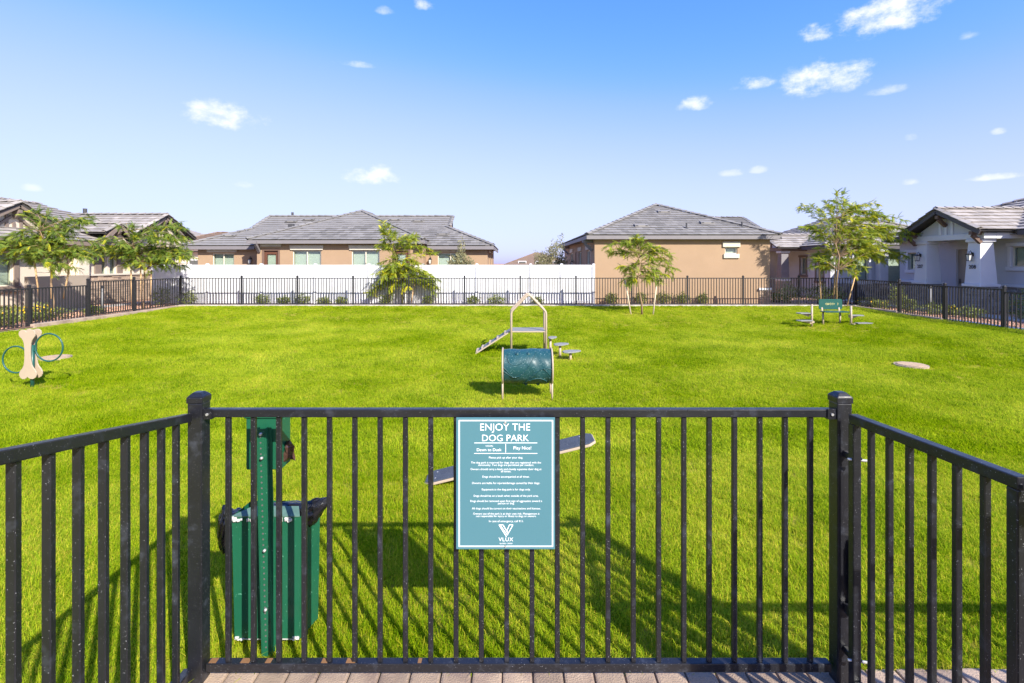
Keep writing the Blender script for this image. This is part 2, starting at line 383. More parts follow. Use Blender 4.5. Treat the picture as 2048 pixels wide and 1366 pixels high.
def blade_tuft(nb, rad, hmin, hmax, wid, t0=0.0, t1=.8):
    vs = []; tones = []
    for _ in range(nb):
        a = random.uniform(0, 6.28); r = rad * math.sqrt(random.random()); bx, by = r * math.cos(a), r * math.sin(a)
        h = random.uniform(hmin, hmax); lean = abs(random.gauss(.25, .7)) * h; la = random.uniform(0, 6.28); w = wid * random.uniform(.6, 1.2)
        wx, wy = math.cos(la + 1.57) * w / 2, math.sin(la + 1.57) * w / 2; lx, ly = math.cos(la) * lean, math.sin(la) * lean
        t = random.uniform(t0, t1) if random.random() > .06 else 1.15
        m0 = (bx + lx * .35, by + ly * .35, h * .6)
        vs += [(bx - wx, by - wy, -.01), (bx + wx, by + wy, -.01), (m0[0] + wx * .8, m0[1] + wy * .8, m0[2]), (m0[0] - wx * .8, m0[1] - wy * .8, m0[2])]
        e = (bx + lx * 1.1, by + ly * 1.1, h * random.uniform(.75, 1.0))
        vs += [(m0[0] - wx * .8, m0[1] - wy * .8, m0[2]), (m0[0] + wx * .8, m0[1] + wy * .8, m0[2]), (e[0] + wx * .15, e[1] + wy * .15, e[2]), (e[0] - wx * .15, e[1] - wy * .15, e[2])]
        tones += [t, t]
    return quads_mesh('grass_tuft', vs, 4, tones, 'grass')

WORN = [(*G(1645, 660)[:2], 1.3, .9, .6), (*G(1055, 795)[:2], .9, .45, .5), (*G(1040, 716)[:2], 1.4, .7, .35), (*G(1145, 720)[:2], .6, .4, .5), (*G(66, 775)[:2], .9, .5, .5), (*G(1284, 629)[:2], .7, .7, .55), (*G(530, 1290)[:2], .22, .16, .7), (*G(930, 650)[:2], 1.6, .5, .3), (*G(1822, 731)[:2], .5, .5, .6), (*G(1020, 950)[:2], .7, .3, .3), (*G(1671, 613)[:2], .8, .6, .6)]
def grass_points(y0, y1, dens):
    out = []
    yy = y0
    area = lambda y: 2 * (1.06 * y + 1.6)
    n = int(sum(min(area(y0 + (k + .5) * (y1 - y0) / 40), LX1 - LX0) for k in range(40)) * (y1 - y0) / 40 * dens)
    tries = 0
    while len(out) < n and tries < n * 4:
        tries += 1
        y = random.uniform(y0, y1); hw = 1.06 * y + 1.6; x = random.uniform(-hw, hw)
        if x < LX0 + .03 or x > LX1 - .03: continue
        if y < 2.315 and x > -1.47: continue
        if math.hypot((x - 8.47), (y - 10.6)) < .33 or math.hypot(x + 10.4, y - 11.4) < .33: continue
        if any(((x - a) / c) ** 2 + ((y - b) / d) ** 2 < random.uniform(.2, 1.3) and random.random() < q for a, b, c, d, q in WORN): continue
        out.append((x, y, g(x, y) - .012))
    return out
near = [blade_tuft(26, .05, .018, .044, .0036, .12, 1.0) for _ in range(6)]
mid = [blade_tuft(26, .085, .018, .046, .006, .05, .85) for _ in range(5)]
for nm, y0, y1, dens, pro, sc in (('grass_near', 1.3, 5.2, 760, near, 1.0), ('grass_middle', 5.2, 10.5, 340, mid, 1.0), ('grass_far', 10.5, 21.66, 150, mid, 1.25)):
    pts = grass_points(y0, y1, dens); n = len(pts)
    rot = np.column_stack([np.random.normal(0, .12, n), np.random.normal(0, .12, n), np.random.uniform(0, 6.28, n)])
    o = scatter(nm, pts, rot, np.random.uniform(.75, 1.25, n) * sc, pro, 'grass')
    tag(o, 'short mown lawn grass ' + {'grass_near': 'just behind the near black fence', 'grass_middle': 'around the tunnel and the bone hoop', 'grass_far': 'on the far half of the lawn'}[nm], 'grass', kind='stuff')

# mow kerb below the fences
mb = MB(); mb.box(-14.62, 15.12, 21.70, 21.99, -.25, .045); tag(mb.build('kerb', 'concrete', bevel=.01), kind='structure')
def side_kerb(x0, x1, pts):
    mb = MB()
    for (ya, za), (yb, zb) in zip(pts, pts[1:]): mb.hexa([(x0, ya, -.6), (x1, ya, -.6), (x1, yb, -.6), (x0, yb, -.6), (x0, ya, za), (x1, ya, za), (x1, yb, za), (x0, yb, za)])
    tag(mb.build('kerb', 'concrete_warm', bevel=.008), kind='structure')
LPOST = [(-14.5, 21.9), (-14.4, 19.05), (-14.38, 16.96), (-14.35, 14.86), (-14.33, 12.5), (-14.3, 10.1)]
LOFF = [0, .02, -.10, -.10, -.14]
RPOST = [(15.05, 21.9), (14.72, 19.0), (14.72, 17.0), (14.72, 14.95), (14.72, 12.6), (14.72, 10.2)]
ROFF = [-.06, -.13, -.13, -.21, -.24]
side_kerb(-14.52, -14.20, [(21.69, .035)] + [(LPOST[i + 1][1], .035 + LOFF[i] * .8) for i in range(5)] )
side_kerb(14.58, 14.86, [(21.69, .035)] + [(RPOST[i + 1][1], .035 + ROFF[i] * .8) for i in range(5)] )
# walks in front of the houses
for x0, x1 in ((16.3, 17.2), (-17.8, -17.15)):
    mb = MB(); y = 9.0
    while y < 25:
        mb.box(x0, x1, y + .006, y + 1.19, -.2, .02); y += 1.2
    tag(mb.build('pavement', 'concrete', bevel=.006), kind='structure')
# pavers on the near side
mb = MB(); ys = [.3 + 2.006 * k / 16 for k in range(17)]
for ya, yb in zip(ys, ys[1:]): mb.quad([(-1.43, ya, g(0, ya) - .008), (4.2, ya, g(0, ya) - .008), (4.2, yb, g(0, yb) - .008), (-1.43, yb, g(0, yb) - .008)])
pave = tag(mb.build('paving', 'sand'), kind='structure')
pm = MB().box(-.066, .066, -.115, .115, -.06, 0).mesh('brick', 'paver', bevel=.011, seg=2)
yr = 2.300; row = 0
while yr > .75:
    x = -1.36 + (row % 2) * .07
    while x < 3.2:
        yc = yr - .115; zc = g(x, yc) + .008 + random.uniform(-.002, .002)
        sl = (g(x, yc + .1) - g(x, yc - .1)) / .2
        inst('brick', pm, pave, Matrix.Translation((x, yc, zc)) @ Euler((math.atan(sl) + random.gauss(0, .006), random.gauss(0, .008), random.gauss(0, .008))).to_matrix().to_4x4())
        x += .1385
    yr -= .236; row += 1

# pebbles in the beds
pebs = []
for k in range(4):
    bm = bmesh.new(); bmesh.ops.create_icosphere(bm, subdivisions=1, radius=.03)
    for v in bm.verts: v.co = Vector((v.co.x * random.uniform(.7, 1.3), v.co.y * random.uniform(.7, 1.2), v.co.z * random.uniform(.5, .8)))
    me = bpy.data.meshes.new('pebble'); bm.to_mesh(me); bm.free(); me.materials.append(MATS['pebble']); pebs.append(me)
def pebble_bed(name, x0, x1, y0, y1, n, label):
    pts = [(random.uniform(x0, x1), random.uniform(y0, y1), -.018) for _ in range(n)]
    o = scatter(name, pts, np.random.uniform(0, 6.28, (n, 3)), np.random.uniform(.4, 1.25, n), pebs, 'pebble'); tag(o, label, 'gravel', kind='stuff')
pebble_bed('gravel_left', -18.6, -14.55, 11, 23, 7500, 'pinkish gravel bed beyond the left fence')
pebble_bed('gravel_right', 14.9, 18.7, 11, 24, 7500, 'pinkish gravel bed beyond the right fence')
pebble_bed('gravel_back', -14.4, 15, 22.0, 23.1, 5000, 'pinkish gravel strip between far fence and white wall')

# ------------------------------------------------------------------ fences
def picket_mesh(w, m, bevel=0): return MB().box(-w / 2, w / 2, -w / 2, w / 2, 0, 1).mesh('picket', m, bevel=bevel)
PK_FAR = picket_mesh(.027, 'black_far')
def cap_mesh(w, m):
    a = w / 2 + .004
    return MB().frustum(0, 0, 0, .03, a, a).frustum(0, 0, .0302, .055, a * .97, a * .45).mesh('cap', m)
CAP_FAR = cap_mesh(.066, 'black_far')
def fence_run(name, label, posts, offs, npk=20, group=None):
    t = thing(name, (posts[0][0], posts[0][1], 0), label, 'fence', group)
    for i, (x, y) in enumerate(posts):
        if i == 0 and len(offs) == 5: continue          # the corner post belongs to the far fence
        lo = min(offs[max(0, i - 1)], offs[min(i, len(offs) - 1)]); hi = max(offs[max(0, i - 1)], offs[min(i, len(offs) - 1)])
        po = MB().box(x - .032, x + .032, y - .032, y + .032, -.05 + lo, 1.27 + hi).build('post', 'black_far', t)
        inst('cap', CAP_FAR, po, Matrix.Translation((x, y, 1.27 + hi)))
    for i, ((xa, ya), (xb, yb)) in enumerate(zip(posts, posts[1:])):
        o = offs[i]; d = Vector((xb - xa, yb - ya, 0)).normalized(); a = Vector((xa, ya, 0)) + d * .034; b = Vector((xb, yb, 0)) - d * .034
        for z in (1.205, .075): MB().bar(a + V(0, 0, z + o), b + V(0, 0, z + o), .034, .036).build('rail', 'black_far', t)
        rz = math.atan2(d.y, d.x)
        for k in range(npk):
            p = a.lerp(b, (k + .5) / npk)
            inst('picket', PK_FAR, t, Matrix.Translation((p.x, p.y, .09 + o)) @ Matrix.Rotation(rz, 4, 'Z') @ Matrix.Diagonal((1, 1, 1.10, 1)))
    return t
FX = [-14.5, -11.84] + [-9.4 + 2.44 * k for k in range(10)] + [15.05]
fence_run('picket_fence', 'long black metal picket fence across the far end of the lawn', [(x, 21.9) for x in FX], [0] * (len(FX) - 1), 20)
fence_run('picket_fence', 'black picket fence stepping down along the left edge of the lawn', LPOST, LOFF, 18)
fence_run('picket_fence', 'black picket fence stepping down along the right edge of the lawn', RPOST, ROFF, 18)

# white vinyl wall fence
wf = thing('vinyl_fence', (-16.3, 22.7, 0), 'tall solid white vinyl privacy fence behind the far black fence', 'fence')
WX = [-16.27, -13.82, -11.37, -8.92, -6.48, -4.04, -1.59, .85, 2.25, 3.70]
for x in WX:
    po = MB().box(x - .06, x + .06, 22.64, 22.76, -.05, 1.80).build('post', 'white_vinyl', wf, bevel=.005)
    MB().frustum(x, 22.70, 1.801, 1.82, .068, .068).frustum(x, 22.70, 1.8205, 1.845, .066, .03).build('cap', 'white_vinyl', po)
for a, b in zip(WX, WX[1:]):
    MB().box(a + .062, b - .062, 22.672, 22.728, 1.655, 1.785).build('rail', 'white_vinyl', wf, bevel=.006)
    MB().box(a + .062, b - .062, 22.672, 22.728, .04, .17).build('rail', 'white_vinyl', wf, bevel=.006)
    n = max(2, round((b - a - .124) / .155)); w = (b - a - .124) / n
    for k in range(n):
        MB().box(a + .062 + k * w + .0008, a + .062 + (k + 1) * w - .0008, 22.69, 22.71, .171, 1.654).build('board', 'white_vinyl', wf)
wf2 = thing('vinyl_fence', (-16.27, 23.8, 0), 'short return of white vinyl fence running back beside the left house', 'fence')
MB().box(-16.30, -16.24, 22.78, 28, .04, 1.78).build('panel', 'white_vinyl', wf2)
MB().box(-16.33, -16.21, 25.2, 25.32, -.05, 1.82).build('post', 'white_vinyl', wf2)

# ------------------------------------------------------------------ near fence, gate and sign
NP = picket_mesh(.021, 'black', .0025)
def near_post(t, x, y, z0, top):
    po = MB().box(x - .032, x + .032, y - .032, y + .032, z0, top - .045).build('post', 'black', t, bevel=.005, seg=2)
    MB().frustum(x, y, top - .0455, top - .018, .0355, .0355).frustum(x, y, top - .0179, top, .035, .017).build('cap', 'black', po, bevel=.004, seg=2)
    return po
YF = 2.237
nf = thing('picket_fence', (0, YF, 0), 'near black picket fence section between two capped posts, carrying the blue sign', 'fence')
XL, XR = -1.40, 1.468
for x in (XL, XR): near_post(nf, x, YF, -.12, 1.295)
MB().bar((XL + .034, YF, 1.202), (XR - .034, YF, 1.202), .036, .036).build('rail', 'black', nf, bevel=.004, seg=2)
MB().bar((XL + .04, YF, .072), (XR - .05, YF, .072), .038, .038).build('rail', 'black', nf, bevel=.004, seg=2)
for k in range(24):
    inst('picket', NP, nf, Matrix.Translation((-1.268 + .1131 * k, YF, .0915)) @ Matrix.Rotation(random.gauss(0, .01), 4, 'Z') @ Matrix.Diagonal((1, 1, 1.092, 1)))
for x in (XL + .052, XR - .052):
    b = MB().box(x - .018, x + .018, YF - .024, YF + .024, 1.178, 1.1835); b.box(x - .018, x + .018, YF - .0245, YF - .0185, 1.184, 1.224); b.build('bracket', 'black', nf)
    MB().tube([(x, YF - .025, 1.2), (x, YF - .030, 1.2)], .006, 8).build('screw', 'galvanised', nf)
for x in (XL + .05, XL + .19, XL + .30, XL + .55, XL + .66, XL + .98):
    MB().box(x, x + random.uniform(.015, .06), YF - .014, YF + .014, .0912, .0918).build('rust_patch', 'rust', nf)

lf = thing('picket_fence', (-1.4, 1.7, 0), 'near left black picket fence panel coming towards the viewer', 'fence')
A0 = Vector((-1.42, 2.20, 0)); dL = Vector((.021, -.118, 0))
def lp(t, z): p = A0 + dL * t; return Vector((p.x, p.y, z + .025 * t))
MB().bar(lp(.1, 1.19), lp(12.5, 1.19), .036, .036).build('rail', 'black', lf, bevel=.004, seg=2)
MB().bar(lp(.1, .075), lp(12.5, .075), .036, .036).build('rail', 'black', lf, bevel=.004, seg=2)
for k in range(1, 13):
    q = lp(k, .092); inst('picket', NP, lf, Matrix.Translation(q) @ Matrix.Rotation(.18, 4, 'Z') @ Matrix.Diagonal((1.1, 1.1, 1.082, 1)))
MB().bar((-1.425, 2.235, .04), (-1.46, 2.12, .05), .035, .04).build('bracket', 'black', lf)

gt = thing('gate', (1.47, 1.8, 0), 'black picket gate at the near right with bolt pins and a coil spring', 'gate')
def gp(t, z): return Vector((1.468, 2.142 - .0985 * t, z + .005 * t))
MB().bar(gp(-.12, 1.202), gp(7.2, 1.202), .038, .038).build('rail', 'black', gt, bevel=.004, seg=2)
MB().bar(gp(.2, .072), gp(6.8, .072), .038, .038).build('rail', 'black', gt, bevel=.004, seg=2)
for t in (0, 7): q0 = gp(t, .03); MB().bar(q0, gp(t, 1.182), .034, .034).build('stile', 'black', gt, bevel=.004, seg=2)
for k in range(1, 7): inst('picket', NP, gt, Matrix.Translation(gp(k, .0915)) @ Matrix.Diagonal((1, 1, 1.09, 1)))
for z in (1.03, .17):
    q = gp(0, z); MB().tube([q + V(-.03, 0, 0), q + V(.052, -.01, -.004)], .0055, 8).build('bolt', 'galvanised', gt, smooth=True)
    MB().tube([q + V(.017, -.001, 0), q + V(.026, -.002, 0)], .011, 6).build('nut', 'black', gt)
    MB().box(1.458, 1.478, 2.16, 2.204, z - .014, z + .014).build('hinge', 'black', gt, bevel=.003)
sp = MB(); sp.tube([(1.492 + .012 * math.cos(a), 2.185 + .012 * math.sin(a), .42 + .0016 * a) for a in [k * .7 for k in range(190)]], .003, 5); sp.build('spring', 'black', gt, smooth=True)
MB().tube([(1.492, 2.185, .36), (1.492, 2.185, .66)], .0085, 8).box(1.46, 1.50, 2.172, 2.2, .335, .375).build('spring_rod', 'black', gt)
rf = thing('picket_fence', (2.6, 1.36, 0), 'black picket fence panel running off to the right of the gate, outside the picture', 'fence')
MB().bar((1.50, 1.36, 1.215), (4.0, 1.25, 1.3), .038, .038).build('rail', 'black', rf); MB().bar((1.50, 1.36, .09), (4.0, 1.25, .175), .038, .038).build('rail', 'black', rf)
near_post(rf, 1.50, 1.30, -.1, 1.34)
for k in range(21): inst('picket', NP, rf, Matrix.Translation((1.60 + .113 * k, 1.355 - .005 * k, .11 + .0039 * k)) @ Matrix.Diagonal((1, 1, 1.09, 1)))

# sign
def text_mesh(txt, m, bold=0.0, depth=.0006):
    c = bpy.data.curves.new('lettering', 'FONT'); c.body = txt; c.size = 1; c.align_x = 'LEFT'; c.offset = bold; c.extrude = 0
    c.resolution_u = 3; c.space_character = 1.12 if txt in ('VLUX', 'QUEEN CREEK') else 1.0
    o = bpy.data.objects.new('lettering', c); COL.objects.link(o)
    dg = bpy.context.evaluated_depsgraph_get(); me = bpy.data.meshes.new_from_object(o.evaluated_get(dg))
    bpy.data.objects.remove(o); me.materials.clear(); me.materials.append(MATS[m])
    xs = [v.co.x for v in me.vertices]; return me, min(xs), max(xs)
SY = 2.190; SS = 1000 / SY
def sg(zx, zy): px, py = 900 + zx / 4.709, 820 + zy / 4.709; return Vector(((px - 1024) / SS, SY, EYE - (py - 526) / SS))
sign = thing('sign', sg(520, 1312), 'light blue ENJOY THE DOG PARK rules sign with white lettering on the near fence', 'sign')
a = sg(57, 72); b = sg(989, 1312)
MB().box(a.x, b.x, SY, SY + .006, b.z, a.z).build('plate', 'sign_blue', sign, bevel=.0012)
def stripe(name, x0, y0, x1, y1):
    p = sg(x0, y0); q = sg(x1, y1); MB().box(p.x, q.x, SY - .0009, SY - .0002, q.z, p.z).build(name, 'sign_white', sign)
for r4 in ((82, 94, 971, 104), (82, 1278, 971, 1288), (82, 104.5, 93, 1277.5), (960, 104.5, 971, 1277.5), (228, 307, 822, 312), (228, 406, 822, 411), (522, 320, 527, 400)): stripe('border_line', *r4)
lines = [("ENJOY THE", 285, 755, 192, -.004), ("DOG PARK", 303, 742, 293, -.004), ("HOURS", 337, 405, 345, 0), ("Dawn to Dusk", 253, 485, 387, 0), ("Play Nice!", 598, 765, 371, 0),
 ("Please pick up after your dog.", 367, 686, 456, 0), ("The dog park is reserved for dogs that are registered with the", 198, 857, 503, 0), ("community. Two dogs are permitted per resident.", 265, 790, 526, 0),
 ("Owners should carry a leash and closely supervise their dog at", 193, 861, 565, 0), ("all times.", 480, 575, 586, 0), ("Dogs should be accompanied at all times.", 305, 748, 636, 0),
 ("Owners are liable for injuries/damage caused by their dogs.", 207, 846, 696, 0), ("Equipment in the dog park is for dogs only.", 300, 757, 756, 0), ("Dogs should be on a leash when outside of the park area.", 224, 833, 816, 0),
 ("Dogs should be removed upon first sign of aggression toward a", 192, 867, 865, 0), ("person or dog.", 452, 606, 887, 0), ("All dogs should be current on their vaccinations and licenses.", 206, 854, 935, 0),
 ("Owners use of the park is at their own risk. Management is", 218, 841, 984, 0), ("not responsible for injury or illness to dogs or owners.", 246, 812, 1007, 0), ("In case of emergency, call 911.", 367, 693, 1055, 0),
 ("VLUX", 458, 595, 1235, 0), ("QUEEN CREEK", 467, 590, 1262, 0)]
for txt, x0, x1, yb, bold in lines:
    me, mn, mx = text_mesh(txt, 'sign_white', bold); p = sg(x0, yb); q = sg(x1, yb); s = (q.x - p.x) / (mx - mn)
    inst('lettering', me, sign, Matrix.Translation((p.x - mn * s, SY - .0006, p.z)) @ Matrix.Rotation(R(90), 4, 'X') @ Matrix.Scale(s, 4))
lg = MB()
def stroke(pts, w=7):
    for (xa, ya), (xb, yb) in zip(pts, pts[1:]):
        p = sg(xa, ya); q = sg(xb, yb); lg.bar(p + V(0, -.0005, 0), q + V(0, -.0005, 0), w / 4.709 / SS, .0004, up=(0, -1, 0))
stroke([(460, 1080), (500, 1080)]); stroke([(500, 1081), (548, 1164)]); stroke([(460, 1080), (533, 1195)]); stroke([(475, 1083), (542, 1180)], 5)
stroke([(594, 1080), (560, 1080)]); stroke([(560, 1080), (536, 1136)]); stroke([(594, 1080), (542, 1172)])
lg.build('emblem', 'sign_white', sign)
for yy in (116, 1282):
    p = sg(522, yy); MB().tube([p + V(0, -.0002, 0), p + V(0, -.004, 0)], .0045, 10).build('bolt', 'galvanised', sign)

# ------------------------------------------------------------------ play equipment
def post_tube(mbx, x, y, z0, z1, r, n=12): mbx.tube([(x, y, z0), (x, y, z1)], r, n); return mbx
# waste station
ws = thing('waste_station', G(533, 1306), 'green dog waste station with bag dispenser and bin behind the near fence', 'waste station')
zb = 2.385; base = P(533, 1312, zb); top = P(521, 858, zb)
pb = MB()
w = .028
dirp = (top - base).normalized()
for off, ww, yy, dd in ((0, .036, 0, .004), (-.021, .006, .016, .03), (.021, .006, .016, .03), (-.030, .014, .031, .004), (.030, .014, .031, .004)):
    pb.bar(base + V(off, yy, 0), top + V(off, yy, 0), dd, ww, up=(1, 0, 0))
post = pb.build('post', 'bin_green', ws)
hb = MB()
for k in range(38):
    q = base.lerp(top, .04 + k * .025); hb.tube([q + V(0, -.0022, 0), q + V(0, -.0028, 0)], .0045, 8)
hb.build('post_holes', 'interior', post)
for yy, xx in ((868, 522), (916, 524), (1100, 530), (1218, 532)):
    q = P(xx, yy, zb - .004); MB().tube([q, q + V(.004, -.016, .004)], [.008, .0065], 8).build('bolt', 'galvanised', ws, smooth=True)
bx0, bx1 = P(493, 838, 2.43).x, P(563, 838, 2.43).x; zt, zl = P(0, 836, 2.43).z, P(0, 939, 2.43).z
MB().box(bx0, bx1, 2.425, 2.53, zl, zt).build('dispenser', 'bin_green', ws, bevel=.004)
MB().frustum(0, 0, 0, .001, .0005, .0005)
MB().box(bx0 - .006, bx1 + .006, 2.418, 2.54, zt + .0005, zt + .018).build('dispenser_lid', 'bin_green', ws, bevel=.003)
def crumple(name, m, parent, pts_fn, nu, nv, amp, seed):
    rr = random.Random(seed); b = MB()
    for j in range(nv + 1):
        for i in range(nu + 1):
            p = pts_fn(i / nu, j / nv); b.v.append((p[0] + rr.gauss(0, amp), p[1] + rr.gauss(0, amp), p[2] + rr.gauss(0, amp)))
    for j in range(nv):
        for i in range(nu): a = j * (nu + 1) + i; b.f.append((a, a + 1, a + nu + 2, a + nu + 1))
    return b.build(name, m, parent)
q0 = P(565, 876, 2.50)
crumple('hanging_bag', 'bag_brown', ws, lambda u, v: (q0.x - .01 + u * .078, 2.47 + .02 * math.sin(u * 5 + v * 3), q0.z - v * .085 * (1 + .25 * u) + .004 * math.sin(u * 9)), 7, 6, .0035, 5)
# bin: tapered box with an open top
bc = P(537, 1030, 2.47)
bt = bc.z; bbm = P(0, 1275, 2.47).z; bl, br = P(467, 0, 2.47).x, P(603, 0, 2.47).x
def ring(z, inset, y0=2.455, y1=2.62): return [(bl + inset, y0, z), (br - inset * .4, y0, z), (br - inset * .4 + .035, y1 - inset, z), (bl + inset + .01, y1 - inset, z)]
bn = MB(); r0 = ring(bbm, .014); r1 = ring(bt, 0)
bn.v += r0 + r1; bn.f += [(3, 2, 1, 0), (0, 1, 5, 4), (1, 2, 6, 5), (2, 3, 7, 6), (3, 0, 4, 7)]
bino = bn.build('bin', 'bin_green', ws)
p0, p1, p2, p3 = [Vector(q) for q in r1]
MB().hexa([p0 + V(0, -.004, 0), p1 + V(0, -.004, 0), p1 + V(-.03, .055, .02), p0 + V(.075, .055, .02), p0 + V(0, -.004, .005), p1 + V(0, -.004, .005), p1 + V(-.03, .055, .025), p0 + V(.075, .055, .025)]).build('top_flange', 'bin_edge', bino)
for u in (.12, .36, .64, .93):
    q = Vector(r0[0]).lerp(Vector(r0[1]), u)
    if u in (.36, .64):
        a = Vector(r0[0]).lerp(Vector(r0[1]), u); b = Vector(r1[0]).lerp(Vector(r1[1]), u); MB().bar(a + V(0, -.003, .01), b + V(0, -.003, -.01), .005, .008, up=(0, 1, 0)).build('seam', 'bin_green', bino)
eg = MB(); rr = random.Random(8)
for k in range(26):
    u = rr.choice([rr.uniform(0, .3), rr.uniform(.68, .98)]); q = Vector(r1[0]).lerp(Vector(r1[1]), u); r_ = rr.uniform(.003, .011)
    eg.tube([q + V(0, -.0052, -rr.uniform(0, .022)), q + V(0, -.0062, -rr.uniform(.002, .02))], r_, 7)
for k in range(9):
    u = rr.choice([rr.uniform(0, .15), rr.uniform(.9, 1)]); q = Vector(r0[0]).lerp(Vector(r0[1]), u); eg.tube([q + V(0, -.001, rr.uniform(0, .02)), q + V(0, -.002, rr.uniform(0, .02))], rr.uniform(.003, .01), 7)
eg.bar(Vector(r0[0]) + V(0, -.001, .004), Vector(r0[1]) + V(0, -.001, .004), .0016, .005)
eg.build('worn_paint', 'bin_worn', bino)
def bag(name, px, py, Y, rx, ry, ryd, seed, spike=None):
    c = P(px, py, Y); bm = bmesh.new(); bmesh.ops.create_icosphere(bm, subdivisions=4, radius=1); rr = random.Random(seed)
    ph = [[rr.uniform(-6, 6) for _ in range(3)] + [rr.uniform(0, 6)] for _ in range(14)]
    for v in bm.verts:
        n = v.co.copy(); k = 1 + .16 * sum(abs(math.sin(n.x * a + n.y * b + n.z * c_ + d)) - .6 for a, b, c_, d in ph) / 3.2
        q = Vector((n.x * rx * Y / 1000, n.y * ryd, n.z * ry * Y / 1000)) * k
        if spike: t = max(0, n.dot(Vector(spike[:3]).normalized())) ** 5; q += Vector(spike[:3]).normalized() * t * spike[3]
        v.co = c + q
    me = bpy.data.meshes.new(name); bm.to_mesh(me); bm.free(); me.materials.append(MATS['bag_black']); inst(name, me, bino, Matrix.Identity(4))
bag('bin_liner', 580, 1019, 2.57, 52, 13, .055, 3)
bag('bin_liner', 453, 1058, 2.52, 14, 46, .05, 4)
bag('bin_liner', 470, 1031, 2.53, 22, 10, .05, 5)
bag('bin_liner', 618, 1027, 2.55, 22, 24, .045, 6, (1, 0, .75, .07))

# seesaw
E0 = G(866, 972); E0.z += .035; E1 = P(1192, 884, E0.y)
ss = thing('seesaw', ((E0.x + E1.x) / 2, E0.y + .12, g(0, E0.y)), 'tilted dog seesaw plank with blue grey grip top behind the sign', 'seesaw')
dv = (E1 - E0); ln = dv.length; dv.normalize(); nv_ = Vector((-dv.z, 0, dv.x))
E0b = E0 - dv * .085
ln2 = (E1 - E0b).length
def plank(z0, z1, inset, name, m):
    o = [(inset, .05), (.06, inset), (ln2 - .06, inset), (ln2 - inset, .05), (ln2 - inset, .22), (ln2 - .05, .27 - inset), (.05, .27 - inset), (inset, .22)]
    MB().prism(o, lambda u, v, s: E0b + dv * u + V(0, v - .02, 0) + nv_ * (z1 if s else z0)).build(name, m, ss, bevel=.004)
plank(-.022, -.0005, 0, 'plank', 'play_tan'); plank(0, .008, .008, 'grip_top', 'seesaw_grip')
mid_ = E0b.lerp(E1, .5)
pv = MB()
for yy in (.0, .2): pv.tube([(mid_.x - .18, mid_.y + yy, g(0, mid_.y) - .05), (mid_.x, mid_.y + yy, mid_.z - .07), (mid_.x + .18, mid_.y + yy, g(0, mid_.y) - .05)], .024, 10)
pv.tube([(mid_.x, mid_.y - .03, mid_.z - .06), (mid_.x, mid_.y + .24, mid_.z - .06)], .026, 10); pv.build('pivot_frame', 'play_tan', ss, smooth=True)
bo = MB()
for u, v in ((.1, .07), (.1, .2), (ln2 - .12, .06), (ln2 - .12, .21), (ln2 * .5, .06), (ln2 * .5, .21), (ln2 * .75, .05)):
    q = E0b + dv * u + V(0, v - .02, 0) + nv_ * .0085; bo.tube([q, q + nv_ * .003], .008, 8)
bo.build('bolts', 'galvanised', ss)

# bone with hoops
HB = G(65, 772)
hj = thing('hoop_jump', HB, 'bone shaped tan hoop jump with two green rings at left of the lawn', 'hoop jump')
hY = HB.y
def hp(zx, zy, Y): return P(zx / 9.756, 640 + zy / 9.756, Y)
MB().tube([HB - V(0, 0, .1), (HB.x, hY, P(0, 690, hY).z)], .031, 16).build('post', 'play_green', hj, smooth=True)
half = [(583, 225), (605, 195), (650, 178), (700, 180), (745, 210), (757, 260), (745, 310), (715, 350), (685, 395), (668, 450), (660, 560), (660, 680), (668, 780), (685, 860), (710, 910), (750, 960), (775, 1010), (778, 1060), (755, 1110), (710, 1138), (660, 1135), (625, 1115), (605, 1092),
        (585, 1115), (550, 1138), (505, 1138), (465, 1110), (442, 1060), (445, 1010), (470, 965), (505, 925), (528, 870), (540, 790), (545, 680), (542, 570), (535, 470), (520, 400), (490, 350), (450, 315), (430, 265), (440, 215), (475, 188), (520, 182), (560, 198)]
for dy, nm in ((-.055, 'bone_panel'), (.055, 'bone_panel')):
    MB().prism(half, lambda u, v, s: hp(u, v, hY) + V(0, dy + (.01 if s else -.01), 0)).build(nm, 'play_tan', hj, bevel=.003)
for zx, zy, rad in ((958, 535, 268), (312, 772, 258)):
    c = hp(zx, zy, hY); r = rad / 9.756 * hY / 1000
    MB().tube([(c.x + r * math.cos(a), hY, c.z + r * math.sin(a)) for a in [k * 2 * math.pi / 56 for k in range(56)]], .0135, 10, closed=True).build('hoop', 'play_green', hj, smooth=True)
c = hp(672, 595, hY); MB().tube([c + V(-.03, 0, 0), c + V(.03, 0, 0)], .02, 10).build('hoop_clamp', 'play_green', hj)
c = hp(540, 790, hY); MB().tube([c + V(-.03, 0, 0), c + V(.03, 0, 0)], .02, 10).build('hoop_clamp', 'play_green', hj)

